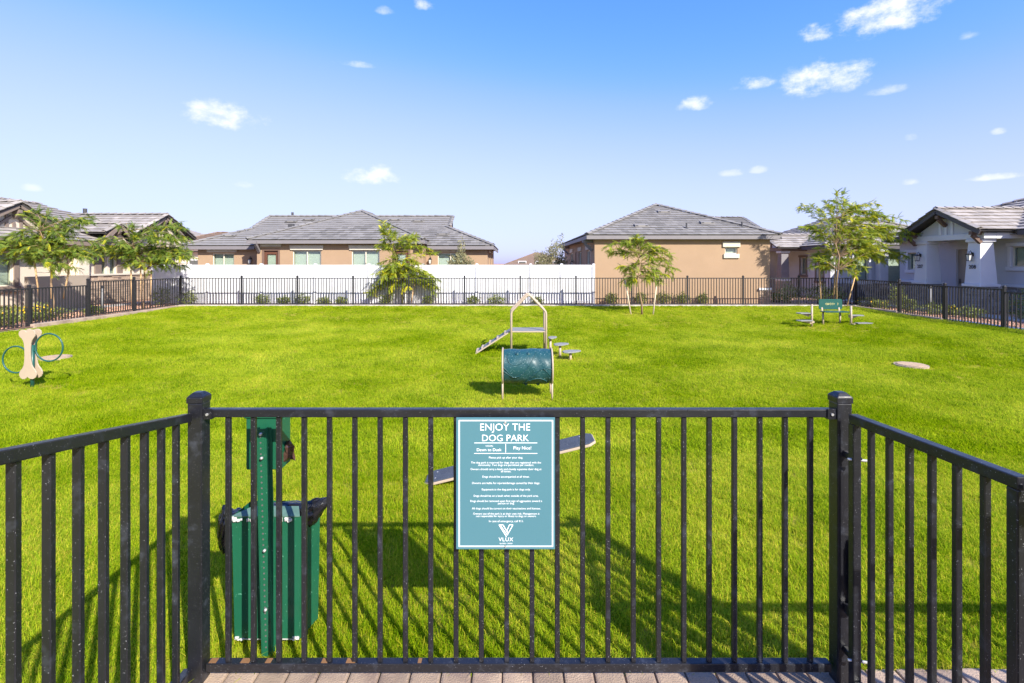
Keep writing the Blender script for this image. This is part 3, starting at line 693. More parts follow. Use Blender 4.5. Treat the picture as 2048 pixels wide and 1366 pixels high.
# tunnel
TF = G(1003, 800); TB = G(1003, 788); gz = TF.z
tcY = (TF.y + TB.y) / 2 + .03; tn = thing('tunnel', (P(1055, 0, tcY).x, tcY, gz), 'speckled teal barrel tunnel with moulded swirls on tan end frames', 'tunnel')
tx0 = P(1006, 0, tcY - .1).x; tx1 = P(1103, 0, tcY - .1).x; tr = .272; tz = P(0, 700, tcY).z - tr + .01
def barrel_r(x, a):
    u = (x - tx0) / (tx1 - tx0)
    r = tr * (1 + .02 * math.sin(u * math.pi) - .0)
    return r
bb = MB(); nu, na_ = 36, 64
for i in range(nu + 1):
    x = tx0 + (tx1 - tx0) * i / nu; u = i / nu
    for k in range(na_):
        a = 2 * math.pi * k / na_; r = barrel_r(x, a)
        r += .006 * math.sin(2 * a + u * 7) * math.sin(u * math.pi) + .006 * (1 if abs(((a * 1.3 + 2.2 * math.sin(u * 4)) % 2.1) - 1.05) < .5 else 0)
        bb.v.append((x, tcY + r * math.cos(a), tz + r * math.sin(a)))
for i in range(nu):
    for k in range(na_):
        p = i * na_ + k; q = i * na_ + (k + 1) % na_; bb.f.append((p, q, q + na_, p + na_))
bar = bb.build('barrel', 'barrel', tn, smooth=True)
md = bar.modifiers.new('thickness', 'SOLIDIFY'); md.thickness = .012; md.offset = -1
def on_barrel(u, s, lift=0.0):        # u along, s = height on the near side from top (0) to bottom (1)
    a = math.pi / 2 + s * math.pi; r = tr * (1 + .02 * math.sin(u * math.pi)) + .006 + lift
    return Vector((tx0 + (tx1 - tx0) * u, tcY + r * math.cos(a), tz + r * math.sin(a)))
for cv in ([(0, .52), (.12, .60), (.22, .66), (.36, .62), (.5, .48), (.62, .3), (.7, .12)], [(0, .45), (.1, .54), (.18, .63)], [(.1, .18), (.09, .3), (.14, .4), (.26, .43), (.4, .38), (.55, .27)],
           [(.4, .86), (.52, .72), (.62, .6), (.75, .5), (.88, .47), (1, .5)], [(.52, .74), (.64, .68), (.78, .68), (.88, .74), (.9, .82)], [(.82, .48), (.92, .56), (1, .68)], [(.96, .66), (.9, .82), (.86, .9)]):
    pts = []
    for k in range(len(cv) - 1):
        for t in range(6): pts.append((cv[k][0] + (cv[k + 1][0] - cv[k][0]) * t / 6, cv[k][1] + (cv[k + 1][1] - cv[k][1]) * t / 6))
    pts.append(cv[-1])
    for _ in range(3): pts = [pts[0]] + [((pts[i - 1][0] + 2 * pts[i][0] + pts[i + 1][0]) / 4, (pts[i - 1][1] + 2 * pts[i][1] + pts[i + 1][1]) / 4) for i in range(1, len(pts) - 1)] + [pts[-1]]
    MB().tube([on_barrel(u, s) for u, s in pts], .0075, 8).build('moulded_ridge', 'barrel', bar, smooth=True)
for u, s in ((.29, .2), (.52, .2), (.47, .9), (.72, .9)):
    c = on_barrel(u, s); n = (c - Vector((c.x, tcY, tz))).normalized(); b = MB(); b.tube([c - n * .01, c + n * .012, c + n * .02], [.034, .030, .012], 14); b.tube([c + n * .018, c + n * .028], .009, 8); b.build('bolt_boss', 'barrel', bar, smooth=True)
for x, sgn in ((tx0 - .006, -1), (tx1 + .006, 1)):
    rp = MB(); rp.tube([(x, tcY + (tr + .018) * math.cos(a), tz + (tr + .018) * math.sin(a)) for a in [k * 2 * math.pi / 48 for k in range(48)]], .014, 8, closed=True); fr = rp.build('end_ring', 'play_tan', tn, smooth=True)
    for yy in (tcY - .16, tcY + .2):
        MB().tube([(x, yy, tz - .2), (x, yy, g(x, yy) - .08)], .015, 10).build('leg', 'play_tan', tn, smooth=True)
    MB().tube([(x, tcY - .16, tz - .22), (x, tcY - tr - .01, tz)], .015, 8).build('strut', 'play_tan', tn, smooth=True)

# climbing tower with ramp and steps
TW = G(1021, 708); tY = TW.y; g0 = TW.z
tw = thing('climbing_tower', TW, 'tan pitched arch platform with ramp and stepping pads behind the tunnel', 'climber')
xl, xr = P(1022.5, 0, tY).x, P(1092, 0, tY).x; zk = P(0, 622, tY).z; zp = P(0, 590, tY).z; zd = P(0, 662, tY).z
for yy in (tY, tY + .62):
    pts = [(xl, yy, g0 - .1), (xl, yy, zk - .06), (xl + .015, yy, zk - .01), (xl + .05, yy, zk + .03)]
    m_ = (xl + xr) / 2
    pts += [(m_ - .06, yy, zp - .035), (m_ - .02, yy, zp - .008), (m_ + .02, yy, zp - .008), (m_ + .06, yy, zp - .035), (xr - .05, yy, zk + .03), (xr - .015, yy, zk - .01), (xr, yy, zk - .06), (xr, yy, g0 - .1)]
    MB().tube(pts, .027, 12).build('arch_frame', 'play_tan', tw, smooth=True)
MB().box(xl + .02, xr - .02, tY - .02, tY + .64, zd - .03, zd - .004).build('deck_frame', 'play_tan', tw, bevel=.004)
MB().box(xl + .03, xr - .03, tY - .015, tY + .635, zd - .0035, zd + .006).build('deck', 'play_deck', tw)
ra = Vector((xl - .03, tY + .06, zd - .01)); rb = P(950, 707, tY + .06); rb.z += .0
rp = MB(); rp.prism([(0, 0), (1, 0), (1, .5), (0, .5)], lambda u, v, s: ra.lerp(rb, u) + V(0, v, (.0 if s else -.03))); rp.build('ramp', 'play_tan', tw)
rp = MB(); rp.prism([(0.01, .02), (.99, .02), (.99, .48), (.01, .48)], lambda u, v, s: ra.lerp(rb, u) + V(0, v, (.008 if s else .0005))); rp.build('ramp_grip', 'play_deck', tw)
for u in (.14, .36, .58, .80, .95):
    q = ra.lerp(rb, u); rp = MB(); rp.bar(q + V(0, .03, .018), q + V(0, .47, .018), .045, .02); rp.build('ramp_cleat', 'play_tan', tw)
MB().tube([rb + V(.02, .02, -.02), (rb.x + .02, rb.y + .02, g0 - .08)], .018, 8).tube([rb + V(.02, .48, -.02), (rb.x + .02, rb.y + .48, g0 - .08)], .018, 8).build('ramp_foot', 'play_tan', tw)
for (x0, x1, yt, xp, yb, dy) in ((1096, 1115, 675, 1101, 699, .1), (1107.5, 1139.5, 688.5, 1120.5, 711, -.35), (1125, 1164, 703, 1141.5, 716, -.7)):
    Y = tY + dy; a = P(x0, yt, Y); b = P(x1, yt, Y); w = b.x - a.x
    o = [(0, .12), (.05 * w, .03), (.25 * w, 0), (.6 * w, .06), (w * .95, .2), (w, .27), (w * .9, .33), (w * .5, .36), (.2 * w, .3), (.03 * w, .2)]
    pad = MB().prism(o, lambda u, v, s: Vector((a.x + u, Y + v - .1, a.z - (.0 if s else .028)))).build('step_pad', 'play_deck', tw, bevel=.005)
    c = P(xp, yt, Y); MB().tube([(c.x, Y + .06, a.z - .0285), (c.x, Y + .06, g(c.x, Y) - .08)], .03, 12).build('step_post', 'play_tan', tw, smooth=True)

# dog bench with step posts
BN = G(1663, 647); bY = BN.y
be = thing('bench', BN, 'small green bench with gold lettered backrest at the far right of the lawn', 'bench')
def rrect(x0, x1, z0, z1, r, n=5):
    o = []
    for cx, cz, a0 in ((x1 - r, z1 - r, 0), (x0 + r, z1 - r, 90), (x0 + r, z0 + r, 180), (x1 - r, z0 + r, 270)):
        for k in range(n + 1): a = R(a0 + 90 * k / n); o.append((cx + r * math.cos(a), cz + r * math.sin(a)))
    return o
p0 = P(1639.5, 619, bY); p1 = P(1686.5, 598.5, bY)
back = MB().prism(rrect(p0.x, p1.x, p0.z, p1.z, .06), lambda u, v, s: Vector((u, bY + .05 + (.02 if s else 0), v))).build('backrest', 'play_green', be, bevel=.006)
lt = MB(); rr = random.Random(4)
for k in range(13):
    x = P(1647.5 + k * 2.45, 0, bY).x; zc = P(0, 608, bY).z; h = .05 + rr.random() * .05
    if rr.random() < .2: continue
    lt.box(x, x + .012, bY + .046, bY + .0495, zc - h / 2, zc + h / 2); lt.box(x + .0125, x + .034, bY + .046, bY + .0495, zc + rr.uniform(-.03, .03) - .006, zc + .012)
lt.build('lettering', 'gold', back)
ps = P(0, 621.5, bY)
MB().prism(rrect(p0.x - .01, p1.x + .015, bY - .34, bY + .03, .05), lambda u, v, s: Vector((u, v, ps.z - (0 if s else .03)))).build('seat', 'play_green', be, bevel=.005)
for px in (1646, 1680):
    x = P(px, 0, bY).x; MB().tube([(x, bY, BN.z - .08), (x, bY, ps.z - .0305)], .03, 12).build('leg', 'play_tan', be, smooth=True)
    MB().bar((x, bY + .045, ps.z + .001), (x, bY + .085, p1.z - .1), .05, .02).build('back_support', 'play_tan', be)
for side, (px, yt, yb, steps) in enumerate(((1623.7, 608.5, 652.5, ((1597, 1622, 626), (1590, 1619, 639.5))), (1702, 611.7, 648.5, ((1730, 1704, 630.5), (1739, 1707, 644.5))))):
    B0 = G(px, yb); Y = B0.y
    st = thing('step_post', B0, ('tan post with two step boards, left of the green bench', 'tan post with two step boards, right of the green bench')[side], 'dog steps')
    MB().tube([(B0.x, Y, B0.z - .1), (B0.x, Y, P(0, yt, Y).z)], .033, 12).build('post', 'play_tan', st, smooth=True)
    for k, (xa, xb, ys) in enumerate(steps):
        a = P(xa, ys, Y); b = P(xb, ys, Y); s_ = 1 if b.x > a.x else -1
        o = [(0, -.06), (.06, -.14), (abs(b.x - a.x), -.10), (abs(b.x - a.x), .10), (.06, .14), (0, .06)]
        bd = MB().prism(o, lambda u, v, s: Vector((a.x + s_ * u, Y + v + (-.12 if k else .1), a.z - (0 if s else .03)))).build('step_board', 'play_deck', st, bevel=.004)
        yy = Y + (-.12 if k else .1)
        MB().prism([(a.x + s_ * .12, a.z - .032), (b.x, a.z - .032), (b.x, a.z - .15 if k == 0 else max(a.z - .13, B0.z + .01))], lambda u, v, s: Vector((u, yy + (.006 if s else -.006), v))).build('step_bracket', 'play_tan', st)
        MB().box(min(b.x, B0.x) - .005, max(b.x, B0.x) + .005, min(Y, yy) - .02, max(Y, yy) + .02, a.z - .09, a.z - .033).build('step_arm', 'play_tan', st)

# utility covers in the lawn
for px, py, lb in ((1822, 731, 'round tan utility cover flush in the lawn at right'), (110, 716, 'round tan utility cover in the lawn behind the bone hoop')):
    c = G(px, py); mh = thing('utility_cover', c, lb, 'manhole cover')
    MB().tube([c + V(0, 0, -.06), c + V(0, 0, .022)], .305, 40).build('ring', 'concrete_warm', mh)
    MB().tube([c + V(0, 0, .0225), c + V(0, 0, .034)], .265, 40).build('lid', 'manhole', mh)
    k_ = MB()
    for i in range(-4, 5):
        h = math.sqrt(.245 ** 2 - (i * .06) ** 2); k_.box(c.x - h, c.x + h, c.y + i * .06 - .012, c.y + i * .06 + .012, c.z + .0345, c.z + .039)
    k_.build('tread', 'manhole', mh)

# ------------------------------------------------------------------ houses
class Face:                          # a wall plane: u along it, n outwards, z up
    def __init__(s, x, y, dx, dy): s.o = Vector((x, y, 0)); s.d = Vector((dx, dy, 0)).normalized(); s.n = Vector((s.d.y, -s.d.x, 0))
    def p(s, u, n, z): return s.o + s.d * u + s.n * n + V(0, 0, z)
    def box(s, mb, u0, u1, n0, n1, z0, z1):
        return mb.hexa([s.p(u0, n1, z0), s.p(u1, n1, z0), s.p(u1, n0, z0), s.p(u0, n0, z0), s.p(u0, n1, z1), s.p(u1, n1, z1), s.p(u1, n0, z1), s.p(u0, n0, z1)])
def wall(h, F, u0, u1, z0, z1, m, holes=(), thick=.2, name='wall'):
    us = sorted({u0, u1, *[q for o in holes for q in o[:2]]}); mb = MB()
    for a, b in zip(us, us[1:]):
        c = (a + b) / 2; hs = sorted([o[2:4] for o in holes if o[0] < c < o[1]]); z = z0
        for lo, hi in hs:
            if lo > z: F.box(mb, a, b, -thick, 0, z, lo)
            z = hi
        if z < z1: F.box(mb, a, b, -thick, 0, z, z1)
    me = mb.mesh(name, m); bm = bmesh.new(); bm.from_mesh(me); bmesh.ops.remove_doubles(bm, verts=bm.verts, dist=1e-4)
    seen = {}; dead = []
    for f in bm.faces:
        k = tuple(sorted(v.index for v in f.verts))
        if k in seen: dead += [f, seen[k]]
        seen[k] = f
    bmesh.ops.delete(bm, geom=list(set(dead)), context='FACES_ONLY'); bm.to_mesh(me); bm.free()
    return inst(name, me, h, Matrix.Identity(4))
def window(h, F, u0, u1, zb, zt, fm='vinyl_almond', split=True, tiltb=2.2, depth=.07):
    fw = .045; mb = MB()
    F.box(mb, u0 + .001, u0 + fw, -depth - .05, -depth + .02, zb + .001, zt - .001); F.box(mb, u1 - fw, u1 - .001, -depth - .05, -depth + .02, zb + .001, zt - .001)
    F.box(mb, u0 + fw, u1 - fw, -depth - .05, -depth + .02, zb + .001, zb + fw); F.box(mb, u0 + fw, u1 - fw, -depth - .05, -depth + .02, zt - fw, zt - .001)
    c = (u0 + u1) / 2
    if split: F.box(mb, c - .025, c + .025, -depth - .045, -depth + .015, zb + fw, zt - fw)
    w = mb.build('window', fm, h)
    mb = MB(); F.box(mb, u0 + fw, u1 - fw, -depth - .018, -depth - .012, zb + fw, zt - fw); mb.build('pane', 'glass', w)
    mb = MB(); z = zb + fw + .02
    while z < zt - fw:
        a = F.p(u0 + fw + .004, -depth - .10, z); b = F.p(u1 - fw - .004, -depth - .10, z); mb.bar(a, b, .05, .004, up=F.n * tiltb + V(0, 0, .8)); z += .052
    mb.build('blind', 'blind', w)
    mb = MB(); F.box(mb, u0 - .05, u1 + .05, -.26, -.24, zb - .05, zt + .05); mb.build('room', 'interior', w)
    return w
def lintel(h, F, u0, u1, z0, z1, m='trim_cream', flare=.05):
    a = u0 + flare; b = u1 - flare; mb = MB()
    mb.hexa([F.p(a, .06, z0), F.p(b, .06, z0), F.p(b, .001, z0), F.p(a, .001, z0), F.p(u0, .06, z1), F.p(u1, .06, z1), F.p(u1, .001, z1), F.p(u0, .001, z1)])
    mb.build('lintel', m, h, bevel=.008)
def surround(h, F, u0, u1, zb, zt, m, w=.12, sill=True):
    for a, b, c, d, nm in ((u0 - w, u0, zb, zt, 'window_trim'), (u1, u1 + w, zb, zt, 'window_trim'), (u0 - w - .04, u1 + w + .04, zt, zt + w * 1.1, 'window_head'), (u0 - w - .05, u1 + w + .05, zb - w * 1.2, zb, 'sill')):
        mb = MB(); F.box(mb, a, b, .001, .05 if 'trim' in nm else .075, c + (.001), d - .001); mb.build(nm, m, h, bevel=.006)
def wall_lamp(h, F, u, z):
    mb = MB(); F.box(mb, u - .04, u + .04, .001, .03, z - .02, z + .12); a = F.p(u, .03, z + .1); b = F.p(u, .14, z + .16); mb.tube([a, F.p(u, .09, z + .19), b, F.p(u, .14, z + .08)], .012, 6)
    c = F.p(u, .14, 0); mb.frustum(c.x, c.y, z + .03, z + .08, .085, .03); mb.frustum(c.x, c.y, z - .20, z - .18, .05, .06)
    for sx in (-1, 1):
        for sy in (-1, 1): mb.bar((c.x + sx * .05, c.y + sy * .05, z - .18), (c.x + sx * .068, c.y + sy * .068, z + .03), .01, .01)
    o = mb.build('wall_lamp', 'black_far', h); MB().frustum(c.x, c.y, z - .178, z + .028, .042, .06).build('lamp_glass', 'lamp_glass', o)
def stones(part, F, u0, u1, z0, z1, m, n0=.001, hrow=.085, wmin=.14, wmax=.34):
    z = z0; rr = random.Random(int(u0 * 100 + z1 * 10))
    while z < z1 - .02:
        hh = min(hrow * rr.uniform(.75, 1.25), z1 - z); u = u0
        while u < u1 - .01:
            w = min(rr.uniform(wmin, wmax), u1 - u)
            if u1 - u - w < .07: w = u1 - u
            mb = MB(); F.box(mb, u + .006, u + w - .006, n0, n0 + rr.uniform(.03, .062), z + .005, z + hh - .005); mb.build('stone', m, part)
            u += w
        z += hh
def clip(poly, x0, x1, y0, y1):
    def cut(pl, ax, val, keep):
        out = []
        for i in range(len(pl)):
            a, b = pl[i - 1], pl[i]; ia = (a[ax] - val) * keep >= 0; ib = (b[ax] - val) * keep >= 0
            if ia != ib: t = (val - a[ax]) / (b[ax] - a[ax]); out.append((a[0] + (b[0] - a[0]) * t, a[1] + (b[1] - a[1]) * t))
            if ib: out.append(b)
        return out
    for ax, val, keep in ((0, x0, 1), (0, x1, -1), (1, y0, 1), (1, y1, -1)):
        if poly: poly = cut(poly, ax, val, keep)
    return poly
def area(pl): return abs(sum(pl[i - 1][0] * pl[i][1] - pl[i][0] * pl[i - 1][1] for i in range(len(pl)))) / 2 if len(pl) > 2 else 0
TW_, EXP = .305, .335
def tile_mesh(m):
    mb = MB(); w = TW_ - .006; l = EXP * 1.1
    mb.hexa([(0, 0, .034), (w, 0, .034), (w, l, .0), (0, l, .0), (0, 0, .062), (w, 0, .062), (w, l, .018), (0, l, .018)])
    return mb.mesh('tile', m)
TILE = {k: tile_mesh(k) for k in ('tile_grey', 'tile_warm', 'tile_brown')}
def cap_tile(m):
    mb = MB(); w, l, t = .125, .41, .022
    for s in (-1, 1):
        mb.hexa([(0, 0, .085), (s * w, 0, .02), (s * w * .9, l, -.005), (0, l, .05), (0, 0, .085 + t), (s * (w + .012), 0, .02 + t), (s * w * .9, l, .0 + t), (0, l, .05 + t)])
    return mb.mesh('ridge_tile', m)
CAPT = {k: cap_tile(k) for k in ('tile_grey', 'tile_warm', 'tile_brown')}
class Roof:
    def __init__(s, house, m, limit=300): s.h = house; s.m = m; s.full = []; s.cut = MB(); s.deck = MB(); s.limit = limit; s.capl = []
    def plane(s, O, U, D, h0, pitch, poly, tiles=True):
        U = Vector((*U, 0)).normalized(); D = Vector((*D, 0)).normalized(); k = math.sqrt(1 + pitch * pitch)
        O = Vector((O[0], O[1], h0)); S = (D + V(0, 0, pitch)) / k; Nn = U.cross(S)
        if Nn.z < 0: Nn = -Nn
        pl = [(u, d * k) for u, d in poly]
        pt = lambda u, v, n: O + U * u + S * v + Nn * n
        s.deck.prism(pl, lambda u, v, t: pt(u, v, -.002 if t else -.07))
        if not tiles: return
        us = [p[0] for p in pl]; vm = max(p[1] for p in pl); r = 0; v = -.03
        while v < vm:
            u = min(us) - TW_ * (.5 if r % 2 else 0)
            while u < max(us):
                w = TW_ - .006; l = EXP * 1.1
                v0 = max(v, 0); q = clip(pl, u, u + w, v0, v + EXP)
                ar = area(q); fullA = w * (v + EXP - v0)
                if ar > fullA * .985:
                    M4 = Matrix((( U.x, S.x, Nn.x, 0), (U.y, S.y, Nn.y, 0), (U.z, S.z, Nn.z, 0), (0, 0, 0, 1)))
                    p = pt(u, v, 0); W = Matrix.Translation(p) @ M4 @ Euler((random.gauss(0, .008), random.gauss(0, .012), 0)).to_matrix().to_4x4()
                    c = pt(u + w / 2, v + .17, 0); e = Vector((0, 0, EYE)) - c; sx = c.x / c.y * 1000 + 1024 if c.y > 1 else -999
                    sc = Nn.dot(e.normalized()) / e.length_squared if -20 < sx < 2068 else 0
                    s.full.append((sc, W))
                elif ar > .004:
                    f = lambda a, b, t: pt(a, b, (.062 - .044 * (b - v) / l) if t else .004)
                    s.cut.prism(q, f)
                u += TW_
            v += EXP; r += 1
    def ridge(s, a, b, lift=.03):
        a = Vector(a); b = Vector(b); d = (b - a); L = d.length; d.normalize(); r = d.cross(V(0, 0, 1)).normalized(); up = r.cross(d); n = max(1, int(L / .36))
        M4 = Matrix(((r.x, d.x, up.x, 0), (r.y, d.y, up.y, 0), (r.z, d.z, up.z, 0), (0, 0, 0, 1)))
        for i in range(n): s.capl.append(Matrix.Translation(a + d * (L * i / n) + up * lift) @ M4 @ Matrix.Diagonal((1, L / n / .36, 1, 1)))
    def done(s):
        rf = s.deck.build('roof', 'roof_deck', s.h)
        s.full.sort(key=lambda q: -q[0]); ind = [q for q in s.full[:s.limit] if q[0] > 0]; rest = s.full[len(ind):]
        for _, W in ind: inst('tile', TILE[s.m], rf, W)
        if rest:
            b = s.cut; tv = [v.co.copy() for v in TILE[s.m].vertices]; tf = [tuple(p.vertices) for p in TILE[s.m].polygons]
            for _, W in rest:
                n = len(b.v); b.v += [tuple(W @ v) for v in tv]; b.f += [tuple(n + i for i in f) for f in tf]
        if s.cut.v: tag(s.cut.build('cut_tiles', s.m, rf), kind='stuff')
        for W in s.capl: inst('ridge_tile', CAPT[s.m], rf, W)
        return rf
def fascia(h, pts, m='fascia', ht=.17, dz=-.10, th=.04):
    for a, b in zip(pts, pts[1:]):
        MB().bar(Vector(a) + V(0, 0, dz), Vector(b) + V(0, 0, dz), th, ht).build('fascia', m, h)
def vent(rf, p, pitch=.42, w=.62):
    mb = MB(); mb.hexa([p + V(-w / 2, -.16, -.01), p + V(w / 2, -.16, -.01), p + V(w / 2, .16, .32 * pitch - .01), p + V(-w / 2, .16, .32 * pitch - .01), p + V(-w / 2, -.16, .085), p + V(w / 2, -.16, .085), p + V(w / 2, .16, .32 * pitch + .03), p + V(-w / 2, .16, .32 * pitch + .03)])
    mb.build('roof_vent', 'tile_grey', rf); q = p + V(0, -.161, .055); MB().box(q.x - w * .46, q.x - w * .28, q.y - .004, q.y - .001, q.z - .025, q.z + .02).box(q.x + w * .28, q.x + w * .46, q.y - .004, q.y - .001, q.z - .025, q.z + .02).build('vent_slot', 'vent', rf)
def pipe(rf, p, h=.4, r=.045):
    mb = MB(); mb.tube([p + V(0, 0, -.1), p + V(0, 0, h)], r, 10); mb.tube([p + V(0, 0, -.03), p + V(0, 0, .05)], [.16, .05], 12); mb.build('vent_pipe', 'vent', rf)
def knee(h, F, u, z, m='fascia_dark', s=1.0):
    mb = MB(); F.box(mb, u - .07, u + .07, .001, .5 * s, z - .13, z); mb.bar(F.p(u, .40 * s, z - .14), F.p(u, .04, z - .5 * s), .12, .12, up=F.n); mb.build('bracket', m, h)
PT = .42

# ---- centre left tan house
h1 = thing('house', (-8.6, 25, 0), 'tan stucco house with grey hipped tile roof behind the white fence', 'house')
FA = Face(0, 24.72, 1, 0); FB = Face(0, 25.5, 1, 0); FA.d = FA.d * .9888; FB.d = FB.d * .9888
W1 = [(-10.97, -9.54, 1.15, 2.49), (-8.02, -6.62, 1.15, 2.49)]; D1 = [(-12.5, -11.6, 0, 2.58), (-5.98, -5.08, 0, 2.58)]
wall(h1, FA, -12.75, -4.42, 0, 3.02, 'stucco_tan', W1 + D1)
for o in W1: window(h1, FA, *o)
for i, o in enumerate(((-11.12, -9.40), (-8.17, -6.48))): lintel(h1, FA, *o, 2.51, 2.75)
for u0, u1, zb_, zt_ in D1:
    mb = MB()
    for a, b, c, d in ((u0 + .001, u0 + .1, 0, zt_ - .1), (u1 - .1, u1 - .001, 0, zt_ - .1), (u0 + .001, u1 - .001, zt_ - .1, zt_ - .001)): FA.box(mb, a, b, -.12, .02, c, d)
    d_ = mb.build('door', 'trim_brown', h1, bevel=.005)
    mb = MB()
    for a, b, c, d in ((u0 + .1, u0 + .23, 0, zt_ - .1), (u1 - .23, u1 - .1, 0, zt_ - .1), (u0 + .23, u1 - .23, zt_ - .28, zt_ - .1), (u0 + .23, u1 - .23, 0, .4)): FA.box(mb, a, b, -.11, -.06, c, d)
    mb.build('door_leaf', 'door_brown', d_)
    mb = MB(); FA.box(mb, u0 + .23, u1 - .23, -.085, -.08, .4, zt_ - .28); mb.build('pane', 'glass', d_)
    mb = MB(); z = .43
    while z < zt_ - .29: mb.bar(FA.p(u0 + .24, -.12, z), FA.p(u1 - .24, -.12, z), .05, .004, up=(0, -2.2, .8)); z += .05
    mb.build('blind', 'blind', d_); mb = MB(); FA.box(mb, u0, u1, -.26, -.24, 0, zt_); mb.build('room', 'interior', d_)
    lintel(h1, FA, u0 - .12, u1 + .12, 2.68, 2.92)
wl = [(-15.45, -14.33, 1.15, 2.36)]; wr = [(-3.83, -2.50, 1.15, 2.40)]
wall(h1, FB, -16.2, -12.751, 0, 2.78, 'stucco_tan', wl); window(h1, FB, *wl[0]); lintel(h1, FB, -15.75, -14.15, 2.42, 2.66)
wall(h1, FB, -4.419, -1.26, 0, 2.78, 'stucco_tan', wr); window(h1, FB, *wr[0]); lintel(h1, FB, -4.1, -2.35, 2.44, 2.66)
for x in (-12.75, -4.62):
    mb = MB(); x *= .9888; mb.box(x, x + .2, 24.925, 25.52, 0, 3.0); mb.build('wall', 'stucco_tan', h1)
FS = Face(-1.246, 25.703, 0, 1); ho = [(1.2, 2.2, 1.2, 2.4), (4.4, 5.4, 1.2, 2.4)]
wall(h1, FS, 0, 8.4, 0, 2.75, 'stucco_tan', ho)
for o in ho: window(h1, FS, *o, split=False); lintel(h1, FS, o[0] - .15, o[1] + .15, 2.43, 2.63)
MB().box(-16.02, -15.82, 25.71, 34.2, 0, 2.75).build('wall', 'stucco_tan', h1); MB().box(-16.2, -1.3, 34.0, 34.2, 0, 2.75).build('wall', 'stucco_tan', h1)
wall_lamp(h1, FB, -13.45, 2.02); wall_lamp(h1, FB, -4.2, 2.02)
knee(h1, FA, -12.62, 2.93, 'fascia'); knee(h1, FA, -4.52, 2.93, 'fascia')
rf = Roof(h1, 'tile_grey', 300)
e0, e1, ey, eh, hw = -12.95, -4.28, 24.4, 3.0, 4.335; ap = (-8.615, ey + hw, eh + PT * hw)
rf.plane((e0, ey), (1, 0), (0, 1), eh, PT, [(0, 0), (2 * hw, 0), (hw, hw)])
rf.plane((e0, 31), (0, -1), (1, 0), eh, PT, [(0, 0), (31 - ey, 0), (31 - ey - hw, hw), (0, hw)], True)
rf.plane((e1, ey), (0, 1), (-1, 0), eh, PT, [(0, 0), (31 - ey, 0), (31 - ey, hw), (hw, hw)], True)
rf.ridge((e0, ey, eh), ap); rf.ridge((e1, ey, eh), ap); rf.ridge(ap, (ap[0], 31, ap[2]))
b0, b1, by, bh, bd = -16.6, -.95, 25.2, 2.74, 4.4
rf.plane((0, by), (1, 0), (0, 1), bh, PT, [(b0, 0), (b1, 0), (b1 - 2.74, 2.74), (-3.5, 2.75), (-3.5, bd), (-14.35, bd), (-14.35, 2.41), (b0 + 2.4, 2.4)])
rf.plane((0, by + 2 * bd), (-1, 0), (0, -1), bh, PT, [(-b1, 0), (-b0, 0), (14.2, 2.4), (14.35, bd), (3.5, bd), (3.69, 2.74)], False)
rf.plane((b1, by), (0, 1), (-1, 0), bh, PT, [(0, 0), (2 * bd, 0), (2 * bd - 2.74, 2.74), (2.74, 2.74)])
rf.plane((b0, by + 2 * bd), (0, -1), (1, 0), bh, PT, [(0, 0), (2 * bd, 0), (2 * bd - 2.4, 2.4), (2.4, 2.4)])
rf.ridge((b0, by, bh), (b0 + 2.3, by + 2.3, bh + PT * 2.3)); rf.ridge((b1, by, bh), (b1 - 2.7, by + 2.7, bh + PT * 2.7)); rf.ridge((-14.35, by + bd, bh + PT * bd), (-3.5, by + bd, bh + PT * bd))
for x, d_ in ((-3.50, 2.74), (-14.35, 2.4)): rf.ridge((x, by + d_, bh + PT * d_), (x, by + bd, bh + PT * bd))
for x, d_ in ((-3.69, 2.74), (-14.2, 2.4)):
    MB().prism([(by + d_, bh + PT * d_ - .1), (by + 2 * bd - d_, bh + PT * d_ - .1), (by + bd, bh + PT * bd - .08)], lambda u, v, s: Vector((x + (.03 if s else -.03), u, v))).build('gable', 'stucco_tan', h1)
r1_ = rf.done()
fascia(h1, [(e0, 25.2, eh), (e0, ey, eh), (e1, ey, eh), (e1, 25.2, eh)]); fascia(h1, [(b0, by, bh), (e0 - .02, by, bh)]); fascia(h1, [(e1 + .02, by, bh), (b1, by, bh), (b1, by + 8.8, bh)])
MB().box(e0 + .03, e1 - .03, ey + .03, 24.72, eh - .17, eh - .15).build('soffit', 'trim_taupe', h1)
MB().box(e1 + .03, b1 - .03, by + .03, 25.5, bh - .17, bh - .15).build('soffit', 'trim_taupe', h1)
for px, py, Y in ((583, 451, 28.6), (460, 476, 26.4), (618, 446, 28.9), (790, 440, 28.9), (836, 442, 28.7), (885, 473.5, 26.6)):
    q = P(px, py, Y); q.z = bh + PT * (Y - by) + .03; vent(r1_, q)
q = P(588, 430, 29.9); pipe(r1_, V(q.x, 29.7, 4.6), .28, .07); q = P(583, 456, 26.3); MB().box(q.x - .13, q.x + .13, 26.15, 26.42, eh + .6, eh + PT * 1.9 + .13).build('vent_box', 'vent', r1_, bevel=.02)

